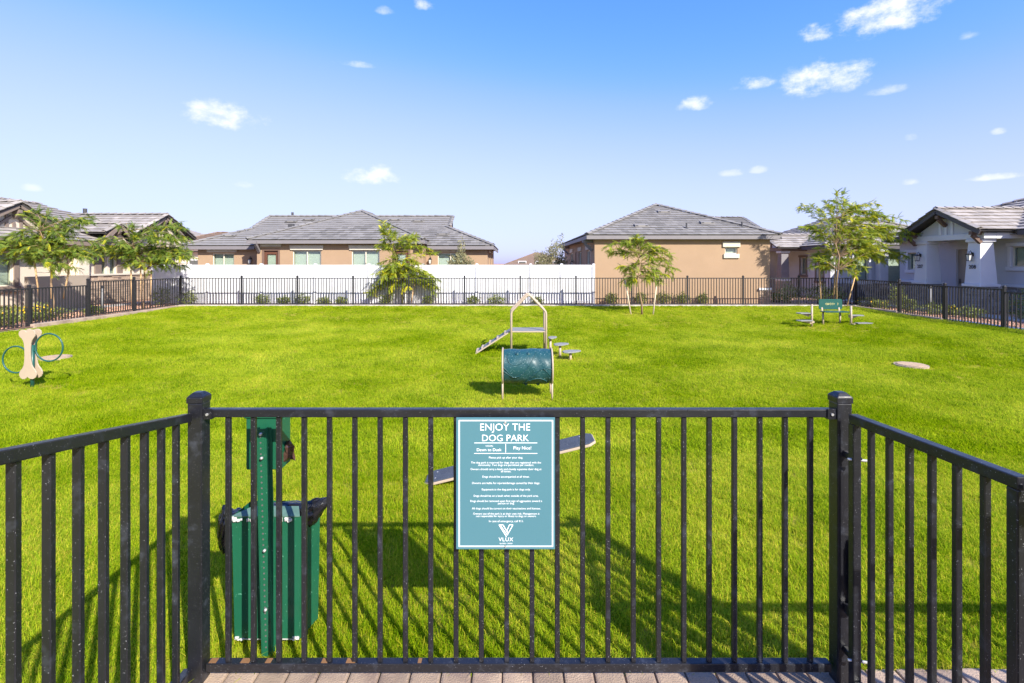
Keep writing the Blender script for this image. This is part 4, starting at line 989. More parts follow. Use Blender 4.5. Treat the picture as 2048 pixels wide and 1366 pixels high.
# ---- centre right tan house
h2 = thing('house', (7.8, 23.0, 0), 'tan stucco house with blank wall and one small window, right of the white fence', 'house')
F2 = Face(0, 23.0, 1, 0); F2.d = F2.d * .9914; sw = (9.88, 10.46, 2.29, 2.60)
wall(h2, F2, 3.833, 11.97, 0, 3.1, 'stucco_tan', [sw]); window(h2, F2, *sw, split=False)
mb = MB(); F2.box(mb, 9.76, 10.57, .001, .07, 2.60, 2.85); mb.build('lintel', 'trim_cream', h2, bevel=.01); mb = MB(); F2.box(mb, 9.80, 10.53, .001, .07, 2.09, 2.29); mb.build('sill', 'trim_cream', h2, bevel=.01)
mb = MB(); F2.box(mb, 3.83, 11.4, .001, .022, -.02, .22); mb.build('weep_screed', 'stucco_tan', h2, bevel=.006)
mb = MB(); F2.box(mb, 11.42, 12.04, .001, .1, .62, .72); mb.build('ledge', 'trim_white', h2, bevel=.01)
mb = MB(); F2.box(mb, 11.46, 11.99, .0011, .02, 0, .62); sb = mb.build('stone_base', 'mortar', h2); stones(sb, F2, 11.46, 11.99, 0, .62, 'stone_tan', .021)
FL = Face(3.8, 36.2, 0, -1); lw = [(10.75, 11.85, 1.2, 2.5), (7.75, 8.8, 1.2, 2.5), (3.8, 5.0, 1.2, 2.5)]; ld = (6.2, 7.1, 0, 2.5)
wall(h2, FL, 0, 12.995, 0, 3.1, 'stucco_tan', lw + [ld])
for o in lw: window(h2, FL, *o, split=False); lintel(h2, FL, o[0] - .15, o[1] + .15, 2.53, 2.75)
mb = MB(); FL.box(mb, ld[0], ld[1], -.1, -.05, 0, 2.5); mb.build('door', 'door_brown', h2); wall_lamp(h2, FL, 5.6, 1.9)
knee(h2, FL, 12.7, 2.95, 'fascia'); knee(h2, FL, 2.9, 2.95, 'fascia')
MB().box(11.66, 11.86, 23.205, 36.2, 0, 3.1).build('wall', 'stucco_tan', h2)
MB().tube([(5.05 + .6, 22.999, 2.92), (5.62, 22.94, 2.86), (5.5, 22.9, 2.70)], .022, 8).build('spout', 'trim_taupe', h2)
rf = Roof(h2, 'tile_grey', 300)
e0, e1, ey, eh = 3.40, 12.25, 22.75, 3.14; hw = (e1 - e0) / 2; ap = (e0 + hw, ey + hw, eh + PT * hw)
rf.plane((e0, ey), (1, 0), (0, 1), eh, PT, [(0, 0), (2 * hw, 0), (hw, hw)])
rf.plane((e0, 36.6), (0, -1), (1, 0), eh, PT, [(0, 0), (36.6 - ey, 0), (36.6 - ey - hw, hw), (hw, hw)])
rf.plane((e1, ey), (0, 1), (-1, 0), eh, PT, [(0, 0), (36.6 - ey, 0), (36.6 - ey - hw, hw), (hw, hw)])
rf.plane((e1, 36.6), (-1, 0), (0, -1), eh, PT, [(0, 0), (2 * hw, 0), (hw, hw)], False)
rf.ridge((e0, ey, eh), ap); rf.ridge((e1, ey, eh), ap); rf.ridge(ap, (ap[0], 36.6 - hw, ap[2]))
rf.plane((9, 31.5), (1, 0), (0, 1), eh + .73, PT, [(0, 0), (6.9, 0), (6.7, 2.5), (0, 2.5)]); rf.ridge((9, 34, eh + .1 + PT * 4), (15.7, 34, eh + .1 + PT * 4)); rf.ridge((15.9, 31.5, eh + .73), (15.7, 34, eh + .1 + PT * 4))
r2_ = rf.done()
fascia(h2, [(e0, 36.6, eh), (e0, ey, eh), (e1, ey, eh), (e1, 36.6, eh)])
MB().box(12.5, 15.7, 32, 36, 0, 3.7).build('wall', 'stucco_tan', h2)
MB().box(e0 + .03, e1 - .03, ey + .03, 23.0, eh - .17, eh - .15).build('soffit', 'trim_taupe', h2); MB().box(e0 + .03, 3.8, 23.001, 36.5, eh - .17, eh - .15).build('soffit', 'trim_taupe', h2)
for px, py in ((1327, 426), (1282, 454), (1413, 448)):
    t = (526 - py) / 1000; Y = (eh - PT * ey - EYE) / (t - PT); q = P(px, py, Y); vent(r2_, q)
for px, py in ((1373, 458), (1484, 455)):
    t = (526 - py) / 1000; Y = (eh - PT * ey - EYE) / (t - PT); q = P(px, py, Y); pipe(r2_, q, .27, .04)

# ---- porch gable used on the right hand houses and gables of the left one
def gable_roof(rf, xf, xb, yc, half, zp, pitch, sgn):
    """gable facing -x (sgn -1) or +x (sgn 1); ridge along x from xf back to xb"""
    h0 = zp - pitch * half; L = abs(xb - xf)
    if sgn < 0:
        rf.plane((xf, yc - half), (1, 0), (0, 1), h0, pitch, [(0, 0), (L * .62, 0), (L, half), (0, half)])
        rf.plane((xf, yc + half), (1, 0), (0, -1), h0, pitch, [(0, 0), (L * .62, 0), (L, half), (0, half)])
    else:
        rf.plane((xf, yc - half), (-1, 0), (0, 1), h0, pitch, [(0, 0), (L * .62, 0), (L, half), (0, half)])
        rf.plane((xf, yc + half), (-1, 0), (0, -1), h0, pitch, [(0, 0), (L * .62, 0), (L, half), (0, half)])
    rf.ridge((xf, yc, zp), (xb, yc, zp))
    for s in (-1, 1): rf.ridge((xf + (.05 if sgn < 0 else -.05), yc + s * half, h0), (xf + (.05 if sgn < 0 else -.05), yc, zp), .02)
def gable_face(h, x, yc, half, z0, zp, m, trim, sgn, posts=True, th=.12):
    MB().prism([(yc - half, z0), (yc + half, z0), (yc, zp)], lambda u, v, s: Vector((x + (th if s else 0) * -sgn, u, v))).build('gable', m, h)
    if posts:
        F = Face(x, yc, 0, sgn)
        for u in (-.28, 0, .28):
            zt_ = zp - (zp - z0) * abs(u) / half - .08
            mb = MB(); F.box(mb, u - .05, u + .05, .001, .05, z0, zt_ if u else z0 + .35); mb.build('gable_post', trim, h)
def column(h, x, y, zb, zt, a, b, m, stone, label_face=None):
    o = MB().frustum(x, y, zb + .1, zt - .12, a, b).build('column', m, h, bevel=.01)
    MB().box(x - b - .06, x + b + .06, y - b - .06, y + b + .06, zt - .119, zt).build('column_cap', 'trim_white', o, bevel=.012)
    MB().box(x - a - .06, x + a + .06, y - a - .06, y + a + .06, zb, zb + .099).build('column_ledge', 'trim_white', o, bevel=.012)
    c = a + .01
    MB().box(x - c, x + c, y - c, y + c, -.02, zb - .002).build('column_base', 'mortar', o)
    stones(o, Face(x - c, y + c, 0, -1), 0, 2 * c, 0, zb - .004, stone, .001); stones(o, Face(x - c, y - c, 1, 0), 0, 2 * c, 0, zb - .004, stone, .001)
    return o
def number(h, txt, x, y, z, size, lean):
    me, mn, mx = text_mesh(txt, 'ink_dark', .02)
    inst('house_number', me, h, Matrix.Translation((x, y, z)) @ Matrix.Rotation(R(-90), 4, 'Z') @ Matrix.Rotation(R(90 - lean), 4, 'X') @ Matrix.Scale(size, 4) @ Matrix.Translation((-(mn + mx) / 2, 0, 0)))

# ---- grey house 207 / 208 on the right
h3 = thing('house', (19, 18, 0), 'grey stucco house with gabled porch numbered 207 and 208 at right', 'house')
FR = Face(19.0, 24.5, 0, -1)         # u = 24.5 - y
rw = [(.55, 1.15, 1.55, 2.36), (5.48, 6.4, 1.72, 2.50), (10.2, 11.4, 1.35, 2.45)]
rd = (3.1, 4.2, 0, 2.45)
wall(h3, FR, 0, 17, 0, 3.05, 'stucco_grey', rw + [rd])
for o in rw: window(h3, FR, *o, split=False); surround(h3, FR, *o, 'trim_white')
mb = MB(); FR.box(mb, rd[0], rd[1], -.16, -.10, 0, 2.45); d_ = mb.build('door', 'stucco_taupe', h3); q = FR.p(rd[0] + .12, -.06, 1.0); MB().tube([q, q + V(0, 0, .2)], .018, 8).build('handle', 'black_far', d_)
FE = Face(19.2, 24.5, -1, 0); MB().box(19.202, 29, 24.3, 24.49, 0, 3.05).build('wall', 'stucco_grey', h3)
mb = MB(); FR.box(mb, -.0, 2.2, .001, .02, 0, .95); sb = mb.build('stone_base', 'mortar', h3); stones(sb, FR, 0, 2.2, 0, .95, 'stone_grey', .021)
mb = MB(); FR.box(mb, 5.2, 13, .001, .02, 0, .95); sb2 = mb.build('stone_base', 'mortar', h3); stones(sb2, FR, 5.2, 8.6, 0, .95, 'stone_grey', .021)
for a, b in ((0, 2.2), (5.2, 13)): mb = MB(); FR.box(mb, a, b, .0, .13, .951, 1.05); mb.build('ledge', 'trim_white', h3, bevel=.01)
pc = 20.2; cx = 17.78
c1 = column(h3, cx, 18.97, .98, 2.78, .33, .25, 'trim_white', 'stone_grey'); c2 = column(h3, cx, 21.40, .98, 2.78, .33, .25, 'trim_white', 'stone_grey')
MB().box(cx - .27, cx + .2, 18.55, 21.85, 2.782, 3.0).build('beam', 'trim_white', h3, bevel=.01)
for yy in (18.62, 21.78): MB().box(cx + .201, 18.99, yy - .07, yy + .25 if yy < 20 else yy + .07, 2.785, 3.0).build('beam', 'trim_white', h3)
gable_face(h3, cx - .22, pc, 1.62, 3.002, 3.86, 'stucco_grey', 'trim_white', -1)
rf = Roof(h3, 'tile_warm', 300)
gable_roof(rf, 17.1, 20.9, pc, 1.86, 4.03, .5, -1)
ex, eh, yf, yn = 18.45, 3.08, 24.95, 7.0; rw_ = 5.6
rf.plane((ex, yf), (0, -1), (1, 0), eh, PT, [(0, 0), (yf - yn, 0), (yf - yn, rw_), (rw_, rw_)])
rf.plane((ex + 2 * rw_, yf), (-1, 0), (0, -1), eh, PT, [(0, 0), (2 * rw_, 0), (rw_, rw_)], False)
rf.plane((ex + 2 * rw_, yn), (0, 1), (-1, 0), eh, PT, [(0, 0), (yf - yn, 0), (yf - yn - rw_, rw_), (0, rw_)], False)
rf.ridge((ex, yf, eh), (ex + rw_, yf - rw_, eh + PT * rw_)); rf.ridge((ex + rw_, yf - rw_, eh + PT * rw_), (ex + rw_, yn, eh + PT * rw_))
rf.done()
fascia(h3, [(ex, yn, eh), (ex, 18.25, eh)], 'fascia_dark'); fascia(h3, [(ex, 22.15, eh), (ex, yf, eh), (ex + 11, yf, eh)], 'fascia_dark')
MB().box(ex + .02, 19.0, yn, yf, eh - .165, eh - .15).build('soffit', 'trim_taupe', h3)
for s in (-1, 1): MB().bar((17.12, pc + s * 1.9, 3.0), (17.12, pc, 3.95), .05, .16).build('barge_board', 'fascia_dark', h3)
FG = Face(cx - .22, pc, 0, -1)
for u, z in ((0, 3.78), (-1.5, 3.06), (1.5, 3.06)): knee(h3, FG, u, z, 'trim_brown', .85)
FC = Face(cx - .30, 0, 0, -1)
wall_lamp(h3, FC, -18.97, 2.15); wall_lamp(h3, FC, -21.40, 2.15)
number(h3, '208', cx - .318, 18.97, 1.66, .20, -2.8); number(h3, '207', cx - .318, 21.40, 1.66, .20, -2.8)
MB().box(19.0 + 10, 29.2, 7, 24.5, 0, 3).build('wall', 'stucco_grey', h3)

# ---- pale house further back on the right
h4 = thing('house', (16.7, 28, 0), 'pale stucco house with dark columned porch behind the right tree', 'house')
F4 = Face(16.75, 38, 0, -1); w4 = [(9.0, 9.55, 1.2, 2.2), (10.5, 11.1, .9, 2.2)]
wall(h4, F4, 0, 11.495, 0, 2.75, 'stucco_pale', w4)
for o in w4: window(h4, F4, *o, split=False); surround(h4, F4, *o, 'trim_taupe', .1)
F4b = Face(0, 26.3, 1, 0); w5 = [(18.0, 18.75, .9, 2.35), (19.5, 20.6, .7, 2.35)]
wall(h4, F4b, 16.75, 24, 0, 2.75, 'stucco_grey', w5)
for o in w5: window(h4, F4b, *o, split=False); surround(h4, F4b, *o, 'trim_white', .13)
mb = MB(); F4b.box(mb, 16.77, 24, .001, .02, 0, .8); sb = mb.build('stone_base', 'mortar', h4); stones(sb, F4b, 16.77, 21.5, 0, .8, 'stone_grey', .021)
MB().box(19.08, 19.5, 25.9, 26.28, .8, 2.7).build('column', 'trim_white', h4, bevel=.01)
for yy in (28.6, 30.9): column(h4, 15.5, yy, .85, 2.55, .24, .2, 'fascia', 'stone_grey')
MB().box(15.25, 15.7, 28.3, 31.2, 2.552, 2.75).build('beam', 'trim_taupe', h4); MB().box(15.7, 16.7, 28.31, 28.5, 2.552, 2.75).build('beam', 'trim_taupe', h4)
gable_face(h4, 15.3, 29.75, 1.5, 2.752, 3.4, 'stucco_pale', 'trim_taupe', -1, True)
rf = Roof(h4, 'tile_warm', 240)
gable_roof(rf, 14.9, 19.0, 29.75, 1.7, 3.5, .45, -1)
rf.plane((16.2, 38.5), (0, -1), (1, 0), 2.78, PT, [(0, 0), (12.6, 0), (12.6 - 4.6, 4.6), (4.6, 4.6)])
rf.plane((16.2, 25.9), (1, 0), (0, 1), 2.78, PT, [(0, 0), (9.2, 0), (4.6, 4.6)])
rf.plane((25.4, 25.9), (0, 1), (-1, 0), 2.78, PT, [(0, 0), (12.6, 0), (12.6 - 4.6, 4.6), (4.6, 4.6)], False)
rf.ridge((16.2, 25.9, 2.78), (20.8, 30.5, 2.78 + PT * 4.6)); rf.ridge((25.4, 25.9, 2.78), (20.8, 30.5, 2.78 + PT * 4.6)); rf.ridge((20.8, 30.5, 4.71), (20.8, 34, 4.71))
rf.done()
fascia(h4, [(16.2, 28.0, 2.78), (16.2, 25.9, 2.78), (25.4, 25.9, 2.78)], 'fascia_dark'); fascia(h4, [(16.2, 31.5, 2.78), (16.2, 38.5, 2.78)], 'fascia_dark')
knee(h4, Face(15.3, 29.75, 0, -1), 0, 3.3, 'trim_brown', .7)
MB().box(24.0, 24.2, 26.3, 38, 0, 2.75).build('wall', 'stucco_pale', h4)

# ---- cream house on the left
h5 = thing('house', (-19, 20, 0), 'cream stucco house with brown trimmed gables beyond the left fence', 'house')
F5 = Face(-19.0, 8.0, 0, 1)          # u = y - 8
w6 = [(10.0, 11.05, 1.0, 2.3), (15.1, 15.45, .95, 2.4), (15.62, 16.0, .95, 2.4)]
wall(h5, F5, 0, 20.2, 0, 2.75, 'stucco_cream', w6)
window(h5, F5, *w6[0]); surround(h5, F5, *w6[0], 'trim_taupe', .2)
for o in w6[1:]: window(h5, F5, *o, split=False)
for a, b in ((14.72, 15.09), (16.02, 16.35)): mb = MB(); F5.box(mb, a, b, .001, .06, .9, 2.5); mb.build('shutter', 'trim_taupe', h5, bevel=.01)
mb = MB(); F5.box(mb, 14.0, 18.4, .001, .02, 0, 1.28); sb = mb.build('stone_base', 'mortar', h5); stones(sb, F5, 14.0, 18.4, 0, 1.28, 'stone_tan', .021, .115, .22, .5)
mb = MB(); F5.box(mb, 13.95, 18.45, .001, .12, 1.281, 1.37); mb.build('ledge', 'trim_cream', h5, bevel=.01)
MB().box(-29, -19.21, 28.0, 28.19, 0, 2.7).build('wall', 'stucco_cream', h5); MB().box(-29.2, -29, 8, 28, 0, 2.7).build('wall', 'stucco_cream', h5)
pw = MB(); pw.box(-18.05, -17.9, 18.5, 21.2, 0, 1.36); pw.box(-18.99, -18.06, 21.05, 21.2, 0, 1.36); pw.build('patio_wall', 'stucco_taupe', h5, bevel=.01)
MB().box(-18.98, -18.5, 21.35, 21.9, 0, 2.7).build('pilaster', 'stucco_cream', h5, bevel=.01)
rf = Roof(h5, 'tile_warm', 300)
ex, eh, y0, y1, rw_ = -18.3, 2.80, 7.0, 28.6, 5.6
rf.plane((ex, y0), (0, 1), (-1, 0), eh, PT, [(0, 0), (y1 - y0, 0), (y1 - y0 - rw_ * .8, rw_ * .8), (0, rw_ * .8)])
zr = eh + PT * rw_ * .8
rf.plane((ex - 2 * rw_ * .8, y1), (0, -1), (1, 0), eh, PT, [(0, 0), (y1 - y0, 0), (y1 - y0, rw_ * .8), (rw_ * .8, rw_ * .8)], False)
rf.plane((ex, y1), (-1, 0), (0, -1), eh, PT, [(0, 0), (2 * rw_ * .8, 0), (rw_ * .8, rw_ * .8)], False)
rf.ridge((ex - rw_ * .8, y0, zr), (ex - rw_ * .8, y1 - rw_ * .8, zr))
gable_roof(rf, -18.95, -22.6, 19.3, 1.95, 4.2, .5, 1)
gable_roof(rf, -18.1, -20.2, 23.1, .85, 3.66, .5, 1)
gable_roof(rf, -17.9, -23.6, 26.0, 2.35, 4.36, .48, 1)
r5_ = rf.done()
fascia(h5, [(ex, y0, eh), (ex, 24.0, eh)], 'trim_taupe')
for x, yc, half, z0, zp, posts in ((-19.25, 19.3, 1.75, 3.1, 4.05, True), (-18.35, 23.1, .74, 2.9, 3.56, False), (-18.25, 26.0, 2.15, 2.7, 4.22, True)):
    gable_face(h5, x, yc, half, z0, zp, 'stucco_cream', 'trim_taupe', 1, posts)
    for s in (-1, 1): MB().bar((x + .26, yc + s * (half + .14), z0 - .02), (x + .26, yc, zp + .05), .06, .17).build('barge_board', 'trim_taupe', h5)
    MB().box(x - .02, x + .07, yc - half, yc + half, z0 - .16, z0 - .002).build('gable_beam', 'trim_taupe', h5, bevel=.01)
    knee(h5, Face(x, yc, 0, 1), 0, zp - .12, 'trim_taupe', .6)
    if posts:
        for s in (-1, 1): MB().bar((x + .05, yc + s * .9, z0), (x + .05, yc + s * .12, zp - .38), .07, .09).build('gable_strut', 'trim_taupe', h5)
pipe(r5_, V(-22.2, 26.0, 4.35), .35, .09); pipe(r5_, V(-21.6, 22.4, 4.1), .3, .05)
# beige lantern height window head trims
lintel(h5, F5, 14.6, 16.45, 2.5, 2.68, 'trim_cream', .02)

# ---- far brown roofed houses
def far_house(x0, x1, y, dep, h0, pitch, m, label, tiles=True):
    h = thing('house', ((x0 + x1) / 2, y, 0), label, 'house'); MB().box(x0 + .5, x1 - .5, y + .5, y + dep, 0, h0).build('wall', 'stucco_cream', h)
    F = Face(0, y + .5, 1, 0)
    for k in range(3):
        u = x0 + (x1 - x0) * (.2 + .25 * k); mb = MB(); F.box(mb, u, u + 1.3, .001, .05, 1.0, 2.2); w = mb.build('window', 'trim_white', h); mb = MB(); F.box(mb, u + .1, u + 1.2, .051, .056, 1.1, 2.1); mb.build('pane', 'interior', w)
    rf = Roof(h, m, 0); hw = min((x1 - x0) / 2, dep / 2)
    rf.plane((x0, y), (1, 0), (0, 1), h0, pitch, [(0, 0), (x1 - x0, 0), (x1 - x0 - hw, hw), (hw, hw)], tiles)
    rf.plane((x1, y), (0, 1), (-1, 0), h0, pitch, [(0, 0), (dep, 0), (dep - hw, hw), (hw, hw)] if dep > 2 * hw + .01 else [(0, 0), (dep, 0), (hw, hw)], tiles)
    rf.plane((x0, y + dep), (0, -1), (1, 0), h0, pitch, [(0, 0), (dep, 0), (dep - hw, hw), (hw, hw)] if dep > 2 * hw + .01 else [(0, 0), (dep, 0), (hw, hw)], tiles)
    rf.ridge((x0, y, h0), (x0 + hw, y + hw, h0 + pitch * hw)); rf.ridge((x1, y, h0), (x1 - hw, y + hw, h0 + pitch * hw)); rf.ridge((x0 + hw, y + hw, h0 + pitch * hw), (x1 - hw, y + hw, h0 + pitch * hw))
    rf.done(); return h
far_house(-1.2, 9.6, 78, 10, 1.6, .38, 'tile_brown', 'distant brown tiled hip roof seen between the two tan houses')
far_house(-33.5, -23.0, 44, 9.5, 2.9, .40, 'tile_brown', 'brown hip roof peeking between the cream house and the tan house')
far_house(-46, -33, 50, 11, 4.0, .42, 'tile_warm', 'grey brown roof tip just showing above the cream house')

# ------------------------------------------------------------------ trees and shrubs
def frond_template(n=9, L=.30, lw=.075):
    """feathery pinnate leaf along +x: leaflets as narrow quads on both sides, tip drooping"""
    vs = []
    for i in range(n):
        t = (i + .6) / n; x = L * t; z = -.10 * L * t * t * 3; l = lw * (1 - .55 * abs(t - .45))
        for s in (-1, 1):
            tip = (x + l * .55, s * l, z - l * .25); w = .009
            vs += [(x - w, 0, z), (x + l * .15, s * l * .55 - s * w * .3, z - l * .05), tip, (x + l * .45, s * l * .4 - s * w, z - l * .1)]
    return np.array(vs, np.float32)
FR_T = [frond_template(10, .22, .048), frond_template(9, .18, .042), frond_template(11, .27, .052)]
def tree(label, base, fork, lobes, mats=('leaf_tree', 'bark'), stakes=(), stake_m='stake', group=None, dens=1.0, yellow=.12, seed=1, ties=True):
    rr = random.Random(seed); nr = np.random.RandomState(seed)
    base = Vector(base); t = thing('tree', base, label, 'tree', group)
    Y = base.y; fork = Vector(fork)
    mb = MB(); trunk = [base - V(0, 0, .1), base.lerp(fork, .3) + V(.03, .02, 0), base.lerp(fork, .65) + V(-.03, 0, 0), fork]
    mb.tube(trunk, [.042, .036, .031, .027], 8)
    top = max((P(cx, cy - ry * .4, Y) for cx, cy, rx, ry, n in lobes), key=lambda p: p.z)
    lead = [fork.lerp(top, k / 6) + V(rr.gauss(0, .05), rr.gauss(0, .06), 0) * (k > 0) for k in range(7)]
    mb.tube(lead, [.027 - .0035 * k for k in range(7)], 6)
    V4 = []; T4 = []
    for cx, cy, rx, ry, n in lobes:
        c = P(cx, cy, Y); sx = rx * Y / 1000; sz = ry * Y / 1000; sy = max(sx, sz) * .85
        for k in range(n):
            while True:
                q = Vector((rr.uniform(-1, 1), rr.uniform(-1, 1), rr.uniform(-1, 1)))
                if .35 < q.length < 1: break
            tip = c + Vector((q.x * sx, q.y * sy, q.z * sz))
            cand = [p for p in lead if p.z < tip.z + .35] or [fork]
            st = cand[min(len(cand) - 1, max(0, int(rr.gauss(len(cand) * .6, 1))))]
            L = (tip - st).length
            m1 = st.lerp(tip, .4) + V(0, 0, .13 * L) + V(rr.gauss(0, .05), rr.gauss(0, .05), 0); m2 = st.lerp(tip, .75) + V(0, 0, .10 * L)
            br = [st, m1, m2, tip]; mb.tube(br, [.009, .007, .005, .002], 5)
            nf = max(5, int((10 + L * 19) * dens))
            for j in range(nf):
                s = rr.uniform(.22, 1.02); i = min(2, int(s * 3)); f = s * 3 - i
                p = br[i].lerp(br[i + 1], f); d = (br[i + 1] - br[i]).normalized()
                a = d * .6 + Vector((rr.gauss(0, .6), rr.gauss(0, .6), rr.gauss(.0, .35))); a.z -= .1; a.normalize()
                side = a.cross(V(0, 0, 1)); side = side.normalized() if side.length > .1 else V(1, 0, 0)
                up = side.cross(a); ro = rr.gauss(0, .5); side2 = side * math.cos(ro) + up * math.sin(ro); up2 = side2.cross(a)
                tpl = FR_T[rr.randrange(3)] * rr.uniform(.75, 1.2)
                Mx = np.array([[a.x, side2.x, up2.x], [a.y, side2.y, up2.y], [a.z, side2.z, up2.z]], np.float32)
                V4.append(tpl @ Mx.T + np.array(p, np.float32))
                y_ = rr.random() < yellow
                T4.append(np.clip((.95 if y_ else rr.uniform(.12, .72)) + nr.uniform(-.08, .08, len(tpl) // 4), 0, 1))
    mb.build('trunk', mats[1], t, smooth=True)
    me = quads_mesh('crown', np.concatenate(V4), 4, np.concatenate(T4), mats[0]); inst('crown', me, t, Matrix.Identity(4))
    for (bx, by_, tx, ty, dy) in stakes:
        a = P(bx, by_, Y + dy); b = P(tx, ty, Y + dy * .4); MB().tube([a - (b - a).normalized() * .1, b], .027, 8).build('stake', stake_m, t, smooth=True)
    if ties and len(stakes) > 1:
        for (bx, by_, tx, ty, dy) in stakes:
            q = P(bx, by_, Y + dy).lerp(P(tx, ty, Y + dy * .4), .62); c = base.lerp(fork, .6); c.z = q.z
            MB().tube([q, q.lerp(c, .5) - V(0, 0, .02), c], .006, 5).build('tie', 'strap', t)
    return t
Yt = 20.6
tree('tall feathery young tree behind the green bench at right', G(1671, 613), P(1676, 540, 20.6),
     [(1672, 400, 24, 26, 7), (1628, 415, 36, 16, 7), (1620, 455, 32, 14, 5), (1705, 440, 50, 34, 15), (1745, 420, 36, 20, 9), (1778, 445, 34, 20, 8), (1680, 475, 60, 32, 18), (1742, 490, 50, 34, 16), (1800, 470, 34, 16, 7), (1780, 510, 34, 18, 7), (1660, 515, 46, 22, 11), (1640, 530, 34, 16, 6), (1702, 530, 34, 26, 9)],
     ('leaf_bright', 'bark'), [(1642, 612, 1638, 520, .3), (1666, 612, 1672, 525, .5), (1693, 616, 1712, 545, -.1)], 'stake', dens=1.15, yellow=.12, seed=11)
tree('sparse young tree on pale stakes in front of the tan side wall', G(1284, 628), P(1277, 555, 18.95),
     [(1280, 482, 30, 14, 8), (1240, 490, 30, 16, 8), (1222, 506, 14, 12, 4), (1310, 510, 30, 22, 10), (1335, 530, 20, 24, 8), (1262, 535, 34, 18, 9), (1258, 560, 22, 16, 6), (1315, 560, 28, 22, 9)],
     ('leaf_bright', 'bark'), [(1262, 630, 1250, 560, 0), (1306, 631, 1314, 560, 0)], 'stake_pale', dens=.9, yellow=.12, seed=12)
tree('spreading young tree between black fence and white fence', V(-4.92, 22.35, 0), P(805, 560, 22.35),
     [(770, 452, 24, 12, 6), (800, 472, 40, 14, 8), (770, 490, 28, 14, 7), (850, 500, 32, 9, 4), (825, 478, 30, 10, 5), (785, 545, 44, 24, 15), (830, 550, 42, 24, 15), (805, 572, 38, 18, 11), (760, 555, 30, 22, 12), (858, 555, 24, 20, 11), (748, 578, 16, 14, 6), (868, 578, 14, 14, 6), (800, 520, 40, 14, 8)],
     ('leaf_bright', 'bark_green'), [(781, 608, 776, 560, 0), (803, 609, 803, 560, .1), (822, 609, 829, 565, 0)], 'stake', dens=1.15, yellow=.2, seed=13)
tree('feathery tree behind the left fence corner, beside the white fence', V(-15.2, 20.6, -.02), P(290, 540, 20.6),
     [(362, 452, 16, 12, 4), (250, 450, 20, 8, 4), (225, 490, 44, 20, 12), (280, 490, 44, 26, 15), (335, 490, 48, 26, 16), (300, 525, 50, 22, 15), (360, 520, 34, 20, 10), (255, 518, 40, 20, 11), (385, 510, 20, 12, 5), (205, 505, 26, 16, 6)],
     ('leaf_tree', 'bark'), [(264, 610, 262, 540, .2), (284, 612, 281, 535, 0), (300, 612, 303, 540, .2)], 'stake', dens=1.1, yellow=.10, seed=14)
tree('feathery tree in front of the cream house patio wall', V(-16.0, 17.4, -.02), P(104, 530, 17.4),
     [(72, 432, 40, 10, 6), (170, 440, 30, 8, 5), (130, 465, 40, 24, 13), (60, 480, 50, 24, 15), (110, 505, 56, 26, 18), (170, 500, 36, 24, 11), (40, 510, 36, 20, 10), (130, 535, 30, 14, 6), (10, 490, 28, 20, 8)],
     ('leaf_tree', 'bark'), [(78, 592, 68, 515, .2), (103, 592, 102, 525, 0), (128, 592, 140, 530, .2)], 'stake', dens=1.1, yellow=.08, seed=15)
tree('tree at the left picture edge, mostly outside the frame', V(-17.0, 14.6, -.02), P(-120, 520, 14.6),
     [(-120, 470, 60, 40, 16), (-60, 480, 50, 34, 14), (-30, 510, 40, 28, 12), (-150, 500, 50, 34, 10)],
     ('leaf_tree', 'bark'), [(-150, 640, -140, 540, .2), (-95, 640, -105, 540, .2)], 'stake', dens=.9, yellow=.06, seed=16)

